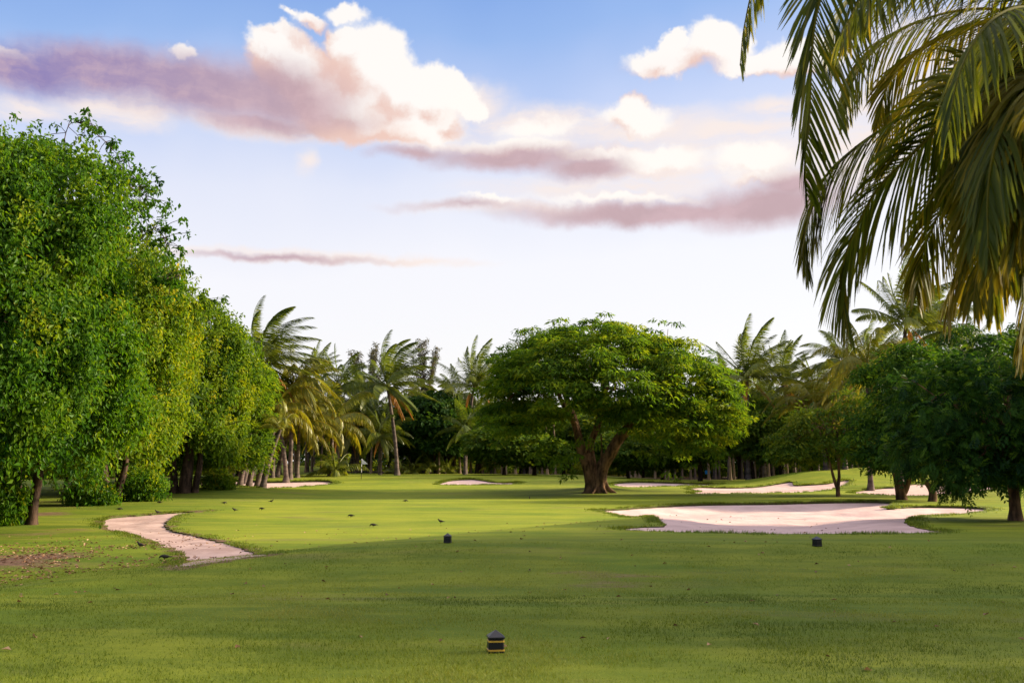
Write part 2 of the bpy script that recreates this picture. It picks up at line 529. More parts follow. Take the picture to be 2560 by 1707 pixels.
# ------------------------------------------------------------------ terrain
def height(x, y):
    x = np.asarray(x, float)
    y = np.asarray(y, float)
    z = 0.0 * x
    # the hitting tee is a low shelf; past its left rim the ground drops to the sandy path
    s = -0.84 * (x + 4.65) + 0.55 * (y - 19.0)
    z = z - 0.30 * sstep(s, -0.4, 3.2) * (1 - sstep(y, 30, 48))
    # forward tee on the right stands a little proud
    z = z + 0.16 * np.exp(-((y - 20.0) / 1.9) ** 2) * sstep(x, -5.5, -1.0)
    z = z - 0.16 * np.exp(-((y - 15.0) / 2.1) ** 2)
    # putting green plateau
    z = z + 1.02 * sstep(y, 58, 90) * np.exp(-((x + 9.5) / 21.0) ** 4 * 0.8)
    z = z + 0.42 * sstep(y, 62, 96) * (1 - np.exp(-((x + 9.5) / 21.0) ** 4 * 0.8))
    # rising ground beyond the left palm stems
    z = z + 1.15 * np.exp(-((x + 27) / 8.5) ** 2 - ((y - 114) / 9.0) ** 2)
    # swell by the left trees
    z = z + 0.35 * np.exp(-((x + 18.5) / 5) ** 2 - ((y - 62) / 5) ** 2)
    # mounds round the right-hand bunkers
    z = z + 1.05 * np.exp(-((x - 24.0) / 4.6) ** 2 - ((y - 80) / 6.0) ** 2)
    z = z + 1.00 * np.exp(-((x - 29.5) / 3.2) ** 2 - ((y - 81) / 5.0) ** 2)
    z = z + 1.7 * np.exp(-((x - 43) / 9.5) ** 2 - ((y - 84) / 9.0) ** 2)
    # root mound of the big tree
    z = z + 0.25 * np.exp(-((x - 5.6) / 2.2) ** 2 - ((y - 66) / 2.2) ** 2)
    # gentle roll
    q = np.stack([x.ravel() * 0.12, y.ravel() * 0.12, np.zeros(x.size)], -1)
    z = z + ((vnoise(q, 3) - 0.5) * 0.16).reshape(z.shape) * sstep(np.hypot(x, y), 5, 14)
    return z


def gz(x, y):
    return float(height(np.array([x]), np.array([y]))[0])


def ground(px, py):
    """first hit of a photo pixel's ray with the terrain"""
    d = pdir(px, py)
    ts = np.concatenate([np.arange(5, 60, 0.05), np.arange(60, 260, 0.1)])
    pts = CAM[None] + d[None] * ts[:, None]
    gap = pts[:, 2] - height(pts[:, 0], pts[:, 1])
    k = np.argmax(gap < 0)
    if gap[k] >= 0:
        k = len(ts) - 1
    p = pts[k]
    return np.array([p[0], p[1], gz(p[0], p[1])])


BUNKERS = [
    ('sand_bunker', 'wide pale pink sand bunker in front of the forward tee', 'sand', 0.12, 0.22, [
        (1479, 1275), (1552, 1270), (1661, 1262.6), (1770, 1258), (1933, 1256), (2096, 1252), (2224, 1253), (2219, 1268), (2249, 1266),
        (2314, 1264), (2423, 1266), (2472, 1273), (2396, 1284), (2290, 1290), (2268, 1298), (2270, 1309), (2303, 1320), (2352, 1329.5), (2205, 1333),
        (1960, 1334), (1770, 1330.6), (1563, 1324), (1600, 1317), (1661, 1314), (1650, 1303), (1628, 1290), (1525, 1280.5)]),
    ('sand_path', 'worn sandy path curving round the left of the fairway', 'path', 0.07, 0.06, [
        (540, 1274), (446, 1279), (393, 1282.7), (351, 1286.5), (292, 1290), (262, 1299), (259, 1311), (268, 1320), (315, 1330), (357, 1343.7),
        (411, 1364.5), (443, 1372), (464, 1391), (449, 1416), (470, 1415), (565, 1400), (625, 1392), (667, 1384), (625, 1376), (589, 1364.5),
        (545, 1351), (476, 1335), (437.5, 1327), (421, 1317), (420, 1308), (431.5, 1294.6), (452, 1285), (506, 1278)]),
    ('sand_bunker', 'flat sand bunker with dark lip behind the left palm trunks', 'sand', 0.16, 0.0, [
        (500, 1201), (560, 1199), (624, 1199.5), (662, 1203), (709, 1202), (772.6, 1200.7), (815, 1200.3), (832, 1204.5), (845, 1207.7), (815, 1211),
        (751, 1216), (687.5, 1219), (662, 1219.5), (624, 1217), (560, 1212), (500, 1211)]),
    ('sand_bunker', 'small humped sand bunker at the front of the putting green', 'sand', 0.10, 0.0, [
        (1095.7, 1211), (1119, 1202), (1149, 1198), (1181, 1196.5), (1202, 1199), (1234, 1204.6), (1266, 1206), (1300, 1205), (1276, 1210),
        (1212.6, 1211.4), (1149, 1211.8)]),
    ('sand_bunker', 'long thin sand bunker just right of the big tree trunk', 'sand', 0.14, 0.0, [
        (1531, 1210), (1565, 1204.6), (1607.5, 1203), (1692.6, 1205), (1756, 1207.7), (1799, 1207), (1786, 1212), (1714, 1213.8), (1650, 1215.6),
        (1586, 1216.7), (1550, 1215)]),
    ('sand_bunker', 'sand bunker cut into the face of the grassy mound', 'sand', 0.10, 0.0, [
        (1731, 1219), (1756, 1217), (1809.5, 1218), (1873, 1217), (1905, 1214), (1948, 1207.7), (1979.5, 1203), (1986, 1211.6), (2019, 1210.8),
        (2066.5, 1207.6), (2103.5, 1201), (2122, 1199.7), (2119, 1207.6), (2087.6, 1219.5), (2027, 1228.7), (1987, 1231), (1940, 1231),
        (1905, 1232), (1799, 1233), (1746, 1234), (1735, 1230), (1754, 1227), (1724.5, 1222.6)]),
    ('sand_bunker', 'sand bunker behind the low twisted trunks on the right', 'sand', 0.10, 0.0, [
        (2124.5, 1231), (2159, 1225), (2230, 1217), (2283, 1209), (2319.6, 1207.6), (2388, 1211.6), (2441, 1214), (2483, 1215.5), (2501.5, 1218),
        (2480, 1225), (2428, 1231), (2335, 1237), (2256, 1238), (2177, 1235)]),
]


def poly_sdf(P, poly):
    """signed distance, negative inside; P (N,2)"""
    d2 = np.full(len(P), 1e18)
    inside = np.zeros(len(P), bool)
    n = len(poly)
    for i in range(n):
        a, b = poly[i], poly[(i + 1) % n]
        e = b - a
        w = P - a
        tt = np.clip((w @ e) / max(e @ e, 1e-12), 0, 1)
        q = w - tt[:, None] * e
        d2 = np.minimum(d2, (q ** 2).sum(1))
        cond = ((a[1] <= P[:, 1]) & (P[:, 1] < b[1])) | ((b[1] <= P[:, 1]) & (P[:, 1] < a[1]))
        if abs(e[1]) > 1e-12:
            xi = a[0] + (P[:, 1] - a[1]) / e[1] * e[0]
            inside ^= cond & (P[:, 0] < xi)
    d = np.sqrt(d2)
    return np.where(inside, -d, d)


LIP_LINES = []          # sampled bunker rims, for the rough grass that fringes them


def build_terrain():
    xs = [0.0]
    for sgn in (1,):
        x = 0.0
        st = 0.14
        while x < 42:
            x += st if x < 22 else 0.3
            xs.append(x)
        while x < 3000:
            x += max(0.6, (x - 40) * 0.35)
            xs.append(x)
    xs = np.array(xs)
    xs = np.concatenate([-xs[:0:-1], xs])
    ys = []
    y = -3000.0
    while y < -6:
        ys.append(y)
        y += max(1.5, (-y) * 0.3)
    y = -5.0
    while y < 105:
        ys.append(y)
        y += max(0.10, 0.0048 * y) if y > 6 else 0.8
    while y < 4500:
        ys.append(y)
        y += max(1.0, (y - 100) * 0.30)
    ys = np.array(ys)
    X, Y = np.meshgrid(xs, ys)
    nx, ny = len(xs), len(ys)
    Z = height(X, Y)
    far = np.hypot(X, Y)
    Z = np.where(far > 160, Z * np.clip(1 - (far - 160) / 100, 0, 1), Z)
    P = np.stack([X.ravel(), Y.ravel()], -1)
    sdf = np.full(len(P), 50.0)
    bid = np.zeros(len(P), int)
    for k, (nm, lb, mt, lip, bowl, pix) in enumerate(BUNKERS):
        w = np.array([ground(*p)[:2] for p in pix])
        w = spline(np.vstack([w, w[:1]]), len(w) * 6)[:-1]
        lo, hi = w.min(0) - 3, w.max(0) + 3
        m = (P[:, 0] > lo[0]) & (P[:, 0] < hi[0]) & (P[:, 1] > lo[1]) & (P[:, 1] < hi[1])
        s = poly_sdf(P[m], w)
        q = np.stack([P[m][:, 0] * 2.2, P[m][:, 1] * 2.2, np.zeros(m.sum())], -1)
        s = s + (fbm(q * (1.7 if k == 1 else 1.0), 11 + k) - 0.5) * (0.5 if k == 1 else 0.26)
        idx = np.where(m)[0]
        better = s < sdf[idx]
        sdf[idx[better]] = s[better]
        bid[idx[better]] = k
        LIP_LINES.append(w)
    # mowing zones and bare soil (real wear, world-space)
    fx, fy = P[:, 0], P[:, 1]
    s = -0.84 * (fx + 4.65) + 0.55 * (fy - 19.0)
    q = np.stack([fx * 0.5, fy * 0.5, 0 * fx], -1)
    wob = (fbm(q, 5) - 0.5) * 2.0
    fair = sstep(fy + wob, 20.5, 27) * sstep(fx + wob * 0.6, -10.5 - (fy - 25) * 0.22, -6.0 - (fy - 25) * 0.22)
    fair = np.maximum(fair, 0.45 * np.exp(-((fy - 20.3) / 1.6) ** 2) * sstep(fx, -3, 0))
    bare = 0.62 * np.exp(-((fx + 10.2) / 1.9) ** 2 - ((fy - 20.8) / 3.2) ** 2)
    bare = np.maximum(bare, 0.45 * np.exp(-((fx + 14.5) / 3.5) ** 2 - ((fy - 29) / 5) ** 2))
    bare = np.maximum(bare, 0.42 * np.exp(-((fx - 1.6) / 1.6) ** 2 - ((fy - 16.2) / 1.6) ** 2))
    bare = np.maximum(bare, 0.5 * np.exp(-((fx + 20) / 5) ** 2 - ((fy - 47) / 9) ** 2))
    bare = np.maximum(bare, 0.7 * np.exp(-(sdf / 0.35) ** 2) * (bid == 1))
    bare = np.maximum(bare, 0.75 * sstep(fy, 98, 106) * (1 - np.exp(-((fx + 27) / 10) ** 4)))
    bare = np.maximum(bare, 0.6 * np.exp(-((fx + 17.5) / 2.2) ** 2 - ((fy - 38) / 2.0) ** 2))
    V = np.stack([X.ravel(), Y.ravel(), Z.ravel()], -1)
    i = np.arange(ny - 1)[:, None] * nx
    j = np.arange(nx - 1)[None, :]
    quad = np.stack([i + j, i + j + 1, i + nx + j + 1, i + nx + j], -1).reshape(-1, 4)
    sq = sdf[quad]
    allout = (sq > 0).all(1)
    allin = (sq <= 0).all(1)
    mixed = ~(allout | allin)

    yr = [(w[:, 1].min(), w[:, 1].max()) for w in LIP_LINES]

    def drop(k, s, yy):
        """sand lies just under the turf at the near rim and below a cut lip at the far one"""
        lip, bowl = BUNKERS[k][3], BUNKERS[k][4]
        u = np.clip((yy - yr[k][0]) / (yr[k][1] - yr[k][0]), 0, 1)
        return lip * (0.15 + 0.85 * u) + bowl * sstep(-s, 0.0, 3.0)
    gverts, gext = [V], []
    extraV, extraA = [], []
    ecache = {}
    gtri = []
    sand_faces = {k: [] for k in range(len(BUNKERS))}
    rim = []
    nbase = len(V)

    def edge_pt(a, b):
        key = (a, b) if a < b else (b, a)
        if key in ecache:
            return ecache[key]
        a, b = key
        tt = sdf[a] / (sdf[a] - sdf[b])
        extraV.append(V[a] + (V[b] - V[a]) * tt)
        extraA.append((a, b, tt))
        ecache[key] = nbase + len(extraV) - 1
        return ecache[key]
    for qd in quad[mixed]:
        for tri in ((qd[0], qd[1], qd[2]), (qd[0], qd[2], qd[3])):
            s = sdf[list(tri)]
            k = bid[tri[int(np.argmin(s))]]
            outp, inp, cut = [], [], []
            for e in range(3):
                a, b = tri[e], tri[(e + 1) % 3]
                (outp if sdf[a] > 0 else inp).append(a)
                if (sdf[a] > 0) != (sdf[b] > 0):
                    c = edge_pt(a, b)
                    outp.append(c)
                    inp.append(c)
                    cut.append(c)
            for pl, dst in ((outp, gtri), (inp, sand_faces[k])):
                for e in range(1, len(pl) - 1):
                    dst.append((pl[0], pl[e], pl[e + 1]))
            if len(cut) == 2:
                if sdf[tri[0]] > 0:
                    pass
                rim.append((cut[0], cut[1], k))
    AV = np.vstack([V, np.array(extraV)]) if extraV else V
    ea = np.array([a for a, b, c in extraA], int)
    eb = np.array([b for a, b, c in extraA], int)
    et = np.array([c for a, b, c in extraA])
    Afair = np.concatenate([fair, fair[ea] * (1 - et) + fair[eb] * et])
    Abare = np.concatenate([bare, bare[ea] * (1 - et) + bare[eb] * et])
    Asdf = np.concatenate([sdf, np.zeros(len(ea))])
    # ground + rim skirts
    rv, rf = [], []
    n0 = len(AV)
    for (a, b, k) in rim:
        pa, pb = AV[a], AV[b]
        dz = np.array([0, 0, drop(k, 0.0, (pa[1] + pb[1]) / 2) + 0.03])
        m = len(rv)
        rv += [pa, pb, pb - dz, pa - dz]
        rf.append((n0 + m, n0 + m + 1, n0 + m + 2, n0 + m + 3))
    GV = np.vstack([AV, np.array(rv)])
    gq = quad[allout]
    gt = np.array(gtri)
    rf = np.array(rf)
    pad = np.zeros(len(rv))
    me = new_mesh('ground', GV, [gq, gt, rf], [M['grass'], M['lip']], {'fair': np.concatenate([Afair, pad]), 'bare': np.concatenate([Abare, pad])}, True,
                  np.concatenate([np.zeros(len(gq) + len(gt), int), np.ones(len(rf), int)]))
    g = link('ground', me)
    tag(g, 'mown green turf of the golf hole, tee, fairway and putting green', None, None, 'structure')
    for k, (nm, lb, mt, lip, bowl, pix) in enumerate(BUNKERS):
        q = quad[allin & (bid[quad[:, 0]] == k)]
        tr = np.array(sand_faces[k])
        used = np.unique(np.concatenate([q.ravel(), tr.ravel()]))
        remap = np.full(len(AV), -1)
        remap[used] = np.arange(len(used))
        v = AV[used].copy()
        s = Asdf[used]
        n = (fbm(np.stack([v[:, 0] * 0.6, v[:, 1] * 0.6, 0 * s], -1), 31 + k) - 0.5) * 0.18 * sstep(-s, 0.1, 1.2)
        v[:, 2] -= drop(k, s, v[:, 1]) - n * (1.0 if k < 2 else 0.4)
        o = link(nm, new_mesh(nm, v, [remap[q], remap[tr]], M[mt], None, True))
        tag(o, lb, None, None, 'structure')


build_terrain()


# ------------------------------------------------------------------ leaves
def leaf_geo(pos, axis, nrm, L, Wd, tint, fold=0.25, droop=0.15):
    """one folded, pointed leaf of two triangles per entry"""
    n = len(pos)
    axis = unit(axis)
    nrm = unit(nrm - axis * (axis * nrm).sum(1, keepdims=True))
    s = np.cross(nrm, axis)
    L = np.broadcast_to(L, (n,))[:, None]
    Wd = np.broadcast_to(Wd, (n,))[:, None]
    mid = pos + axis * L * 0.45
    v = np.empty((n, 4, 3))
    v[:, 0] = pos
    v[:, 1] = mid + s * Wd * 0.5 + nrm * Wd * fold
    v[:, 2] = pos + axis * L - nrm * L * droop
    v[:, 3] = mid - s * Wd * 0.5 + nrm * Wd * fold
    b = np.arange(n)[:, None] * 4
    f = np.concatenate([b + np.array([[0, 1, 2]]), b + np.array([[0, 2, 3]])], 0)
    return v.reshape(-1, 3), f, np.repeat(np.clip(tint, 0, 1), 4)


def leaf_mesh(name, m, *parts, wood=None, bark=None):
    """foliage, with its boughs and twigs (wood) in a second material"""
    g = wood if wood is not None else Geo()
    for (v, f, t) in parts:
        g.add(v, f, t, 0)
    return g.mesh(name, [m, bark] if bark else m)


def wood_geo():
    g = Geo()
    g.mi = 1
    return g


def rand_dirs(n, r):
    v = r.normal(size=(n, 3))
    return unit(v)


def lobe_clumps(lobes, n, r, shell=(0.78, 1.02), gap_seed=1, gap=0.36, gscale=0.55, zmin=None):
    """clump centres on the outer shells of overlapping ellipsoids; returns centres, outward dirs"""
    lob = np.array(lobes, float)
    area = np.array([(a * b + b * c + a * c) for (_, _, _, a, b, c) in lobes])
    which = r.choice(len(lob), size=n * 3, p=area / area.sum())
    d = rand_dirs(n * 3, r)
    c, rad = lob[which, :3], lob[which, 3:]
    s = shell[0] + (shell[1] - shell[0]) * r.random(n * 3) ** 0.7
    p = c + d * rad * s[:, None]
    keep = np.ones(len(p), bool)
    for k, l in enumerate(lob):
        q = np.linalg.norm((p - l[:3]) / l[3:], axis=1)
        keep &= (which == k) | (q > 0.80)
    keep &= fbm(p * gscale, gap_seed, 2) > gap
    if zmin is not None:
        keep &= p[:, 2] > zmin
    p, d, rad = p[keep][:n], d[keep][:n], rad[keep][:n]
    return p, unit(d / rad)


def spray_leaves(cent, outw, per, rad, L, Wd, r, hang=0.5, up=0.35, tint0=0.5, tvar=0.22, flat=0.75):
    """leaves of hanging sprays round clump centres"""
    n = len(cent)
    cl_t = tint0 + r.normal(size=n) * tvar
    idx = np.repeat(np.arange(n), per)
    N = len(idx)
    off = r.normal(size=(N, 3)) * np.array([1, 1, flat]) * rad * 0.55
    off[:, 2] -= np.abs(r.normal(size=N)) * rad * hang
    pos = cent[idx] + off
    nr = unit(outw[idx] * 0.7 + np.array([0, 0, up]) + r.normal(size=(N, 3)) * 0.36)
    ax = unit(outw[idx] * 0.35 + np.array([0, 0, -0.75]) + r.normal(size=(N, 3)) * 0.55)
    sz = 0.55 + 0.8 * r.random(N)
    return leaf_geo(pos, ax, nr, L * sz, Wd * sz, cl_t[idx] + r.normal(size=N) * tvar * 0.4)


def pad_leaves(cent, outw, per, rad, L, Wd, r, tint0=0.5, tvar=0.2, tilt=0.45, thick=0.10, droop=0.35):
    """flat, feathery, layered pads of foliage, tilted down outwards"""
    n = len(cent)
    idx = np.repeat(np.arange(n), per)
    N = len(idx)
    a = r.random(N) * 2 * np.pi
    rr = np.sqrt(r.random(N))
    R_ = (rad * (0.7 + 0.6 * r.random(n)))[idx]
    h = unit(outw * np.array([1, 1, 0]) + 1e-6)[idx]
    lat = np.stack([-h[:, 1], h[:, 0], 0 * a], -1)
    u = np.cos(a) * rr
    w = np.sin(a) * rr
    pos = cent[idx] + (h * (u * R_)[:, None] + lat * (w * R_ * 1.2)[:, None])
    pos[:, 2] += -u * R_ * tilt - (rr ** 2) * R_ * 0.25 + r.normal(size=N) * thick
    ax = unit(h * np.cos(a)[:, None] + lat * np.sin(a)[:, None] + r.normal(size=(N, 3)) * 0.45 + np.array([0, 0, -droop]))
    nr = unit(np.array([0, 0, 1.0]) + outw[idx] * 0.35 + r.normal(size=(N, 3)) * 0.32)
    sz = 0.7 + 0.6 * r.random(N)
    t = (tint0 + r.normal(size=n) * tvar * 0.8)[idx] + r.normal(size=N) * tvar * 0.7
    return leaf_geo(pos, ax, nr, L * sz, Wd * sz, t, 0.1, 0.2)


def compound_leaves(cent, outw, per, rad, L, pairs, lf, lw, r, tint0=0.5, tvar=0.2, hang=0.35):
    """pinnate leaves: each a drooping stem carrying pairs of leaflets"""
    n = len(cent)
    idx = np.repeat(np.arange(n), per)
    N = len(idx)
    base = cent[idx] + r.normal(size=(N, 3)) * np.array([1, 1, 0.6]) * rad * 0.55
    ax = unit(outw[idx] * 0.7 + r.normal(size=(N, 3)) * 0.7 + np.array([0, 0, -0.15]))
    nr = unit(np.array([0, 0, 1.0]) + outw[idx] * 0.5 + r.normal(size=(N, 3)) * 0.35)
    nr = unit(nr - ax * (nr * ax).sum(1, keepdims=True))
    sd = np.cross(nr, ax)
    LL = L * (0.7 + 0.6 * r.random(N))
    tt = (tint0 + r.normal(size=n) * tvar * 0.8)[idx] + r.normal(size=N) * tvar * 0.6
    out = []
    for k in range(pairs):
        u = (k + 0.6) / pairs
        p = base + ax * (LL * u)[:, None]
        p[:, 2] -= hang * LL * u * u
        for s in (1, -1):
            a2 = unit(sd * s + ax * (0.35 + 0.5 * u) + np.array([0, 0, -0.35]) + r.normal(size=(N, 3)) * 0.12)
            sc = math.sin(0.35 + 2.4 * u)
            out.append(leaf_geo(p, a2, nr + r.normal(size=(N, 3)) * 0.15, lf * sc, lw * sc, tt + r.normal(size=N) * 0.05, 0.1, 0.2))
    return out


def limbs(g, base, tips, r0, r, rise=0.45, sides=7, twig=0.03, sub=2, spread=0.9, seed=0):
    """boughs from a fork to crown points, each with side shoots"""
    base = np.asarray(base, float)
    for k, tip in enumerate(tips):
        tip = np.asarray(tip, float)
        mid = base + (tip - base) * 0.5 + np.array([0, 0, rise * np.linalg.norm(tip - base) * 0.22]) + r.normal(size=3) * 0.25
        q = base + (tip - base) * 0.2 + np.array([0, 0, rise * 0.6])
        pts = spline([base, q, mid, tip], 14)
        pts[2:-1] += r.normal(size=(11, 3)) * 0.05
        rad = np.linspace(r0, twig, 14) ** 1.0
        add_tube(g, pts, rad, sides, 0.12, seed + k, 0.5)
        for j in range(sub):
            i0 = int(5 + 7 * r.random())
            e = pts[i0] + (rand_dirs(1, r)[0] * np.array([1, 1, 0.4]) + unit(tip - base) * 0.8 + np.array([0, 0, 0.35])) * spread * (0.8 + 0.9 * r.random())
            p2 = spline([pts[i0], (pts[i0] + e) / 2 + r.normal(size=3) * 0.12, e], 7)
            add_tube(g, p2, np.linspace(rad[i0] * 0.6, twig * 0.6, 7), 5, 0, 0, 0.5)


def tree_root(name, x, y, label, cat='tree', group=None):
    o = link(name, None, None, (x, y, gz(x, y) - 0.03))
    return tag(o, label, cat, group)


# ------------------------------------------------------------------ the four big trees on the left
def bough_relief(c, d, lobes, r, spacing, amt):
    """push clumps out on hanging boughs and sink the hollows between them; returns points and how deep each lies"""
    m = max(12, int(len(c) / 9))
    bc = c[r.choice(len(c), size=m, replace=False)]
    D = np.linalg.norm((c[:, None] - bc[None]) * np.array([1, 1, 0.62]), axis=2)
    u = D.min(1) / spacing
    return c + d * (amt * (0.55 - np.clip(u, 0, 1.5) ** 1.5))[:, None], u


def left_tree(x, y, lobes, n, per, leaf, label, seed, m, stems, tint0=0.5, inner=0.5, twigs=None, gap=0.37, lowest=0.85, relief=1.0):
    r = np.random.default_rng(seed)
    root = tree_root('broadleaf_tree', x, y, label, group='big leafy trees along the left of the fairway')
    z0 = root.location.z
    loc = np.array([x, y, z0])
    L = np.array(lobes, float)
    c, d = lobe_clumps(lobes, n, r, (0.84, 1.02), seed, gap + 0.01, 0.55, z0 + lowest)
    c, u = bough_relief(c, d, lobes, r, 1.15 * leaf / 0.15, relief * 1.25)
    hem = z0 + lowest + 0.25 + 3.0 * fbm(c * [0.5, 0.5, 0], seed + 9, 2) ** 1.3
    hem = hem + sum(1.1 * np.exp(-((c[:, 0] - x - sx_) / 0.8) ** 2) for sx_ in {round(q[0] * 0.5) * 2.0 for q in stems})
    kp = (u < 0.60 + 0.35 * r.random(len(u))) & (c[:, 2] > hem)
    c, d, u = c[kp], d[kp], u[kp]
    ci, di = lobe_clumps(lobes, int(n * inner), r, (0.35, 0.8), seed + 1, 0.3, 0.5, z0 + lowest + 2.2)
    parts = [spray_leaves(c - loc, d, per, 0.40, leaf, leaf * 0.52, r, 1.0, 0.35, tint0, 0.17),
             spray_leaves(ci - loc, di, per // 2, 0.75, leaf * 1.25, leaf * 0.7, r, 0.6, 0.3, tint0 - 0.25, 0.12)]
    g = wood_geo()
    # loose shoots that break the outline
    sel = r.choice(len(c), size=min(len(c), n // 6), replace=False)
    tipc = c[sel] + d[sel] * (0.30 + 0.40 * r.random((len(sel), 1))) + np.array([0, 0, 0.12])
    parts.append(spray_leaves(tipc - loc, d[sel], max(8, per // 5), 0.20, leaf, leaf * 0.5, r, 0.4, 0.5, tint0 + 0.06, 0.17))
    for a, b in zip(c[sel][::2], tipc[::2]):
        add_tube(g, np.array([a, (a + b) / 2, b]) - loc, np.array([0.014, 0.01, 0.005]), 4)
    for poly in (twigs or []):
        P = spline(poly, 18)
        add_tube(g, P - loc, np.linspace(0.018, 0.007, 18), 4)
        cc = []
        for k in range(3, 18):
            for _ in range(2):
                e = P[k] + r.normal(size=3) * np.array([0.35, 0.4, 0.28])
                add_tube(g, np.array([P[k], (P[k] + e) / 2 + [0, 0, 0.05], e]) - loc, np.array([0.012, 0.01, 0.006]), 4)
                cc.append(e)
        cc = np.array(cc)
        parts.append(spray_leaves(cc - loc, unit(r.normal(size=cc.shape) + [0.5, -0.3, 0.5]), 14, 0.15, leaf * 1.0, leaf * 0.55, r, 0.3, 0.6, tint0 - 0.15, 0.12))
    cen = L[:, :3].mean(0) - loc
    top = np.array([cen[0] * 0.4, cen[1] * 0.4, 3.4])
    limbs(g, top, [l[:3] - loc + rand_dirs(1, r)[0] * l[3:] * 0.5 for l in L for _ in range(2)], 0.16, r, 0.4, 7, 0.03, 2, 1.2, seed)
    # hanging bare shoots under the hem
    low = c[c[:, 2] < z0 + 3.0]
    for q in low[::6]:
        e = q + r.normal(size=3) * [0.25, 0.25, 0.1] - [0, 0, 0.5 + 0.5 * r.random()]
        add_tube(g, np.array([q + [0, 0, .3], (q + e) / 2, e]) - loc, np.array([0.008, 0.006, 0.003]), 4)
    link('crown', leaf_mesh('broadleaf_crown', M[m], *parts, wood=g, bark=M['bark']), root)
    for k, (sx, sy, rad, lean) in enumerate(stems):
        g = Geo()
        p = spline([(sx, sy, -0.15), (sx + lean * 0.3, sy, 0.6), (sx + lean, sy + 0.1, 2.0), (sx * 0.5 + lean, sy * 0.5, 4.0), (cen[0] * 0.6, cen[1] * 0.6, 7.0)], 22)
        rr = rad * np.concatenate([[1.7, 1.35, 1.12], np.linspace(1.05, 0.35, 19)])
        add_tube(g, p, rr, 11, 0.22, seed + k)
        link('trunk', g.mesh('broadleaf_trunk', M['bark'], True), root)
    return root


xA, yA = ground(78, 1311)[:2]
left_tree(xA, yA, [(-17.2, 29.5, 8.4, 4.6, 4.4, 2.9), (-16.9, 28.8, 5.6, 4.7, 4.4, 3.3), (-15.0, 29.8, 6.2, 2.9, 3.4, 3.1), (-14.7, 30.0, 3.7, 2.6, 3.4, 2.5),
                  (-17.2, 27.0, 3.6, 3.5, 3.4, 2.7), (-15.7, 27.2, 8.0, 2.4, 2.4, 2.2), (-18.5, 26.5, 6.5, 3.6, 3.6, 4.2), (-16.2, 30.0, 9.9, 2.6, 2.8, 1.6), (-14.3, 29.6, 8.7, 2.4, 2.8, 2.2)],
          2100, 92, 0.165, 'tallest nearest leafy tree at the left edge, deep green with two dark stems', 21, 'leaf_left',
          [(0, 0, 0.17, 0.1), (-0.42, 0.1, 0.12, -0.2), (-1.6, 0.8, 0.15, 0.1)], 0.48, 0.4,
          [[at(150, 420, 30), at(175, 310, 30.5), at(240, 335, 31), at(325, 420, 31)], [at(255, 450, 30), at(320, 430, 31), at(372, 500, 31.5)],
           [at(330, 620, 31), at(385, 570, 31.5), at(424, 612, 32)], [at(300, 480, 30), at(345, 470, 31), at(352, 540, 31)],
           [at(380, 690, 32), at(420, 700, 32), at(448, 690, 32)]])
xB, yB = ground(266, 1255)[:2]
left_tree(xB, yB, [(-18.9, 43, 8.0, 3.9, 4.4, 3.5), (-18.6, 42.5, 4.6, 3.9, 4.2, 3.5), (-17.0, 41.0, 5.4, 2.3, 3.0, 3.6), (-16.9, 43, 9.0, 2.2, 3.0, 2.5), (-18.6, 49, 8.2, 2.6, 3.6, 2.9), (-20.6, 43, 6.0, 4.3, 4.3, 4.4), (-16.9, 42.5, 2.9, 2.1, 2.8, 1.9)],
          1500, 70, 0.19, 'bright yellow green leafy tree, second along the left row', 22, 'leaf_yellow',
          [(0, 0, 0.30, -0.35), (0.35, 0.3, 0.16, 0.3)], 0.50, 0.4,
          [[at(470, 800, 44), at(500, 755, 44), at(530, 770, 45)]])
xC, yC = ground(462, 1232)[:2]
left_tree(xC, yC, [(-20.9, 62, 8.7, 3.9, 4.3, 3.2), (-21.2, 61, 4.8, 4.3, 4.4, 3.2), (-19.3, 60.5, 5.4, 2.5, 3.2, 3.0), (-23.8, 61, 5.0, 4.4, 4.4, 4.2), (-19.0, 60, 3.4, 2.2, 2.6, 1.9), (-18.9, 63, 8.0, 2.4, 3.0, 2.6)],
          1200, 56, 0.23, 'leafy tree with hanging creepers and a thick dark base, third along the left row', 23, 'leaf_yellow',
          [(0, 0, 0.36, 0.1), (0.55, 0.1, 0.20, 0.2), (-0.6, 0.1, 0.22, -0.2)], 0.42, 0.4)


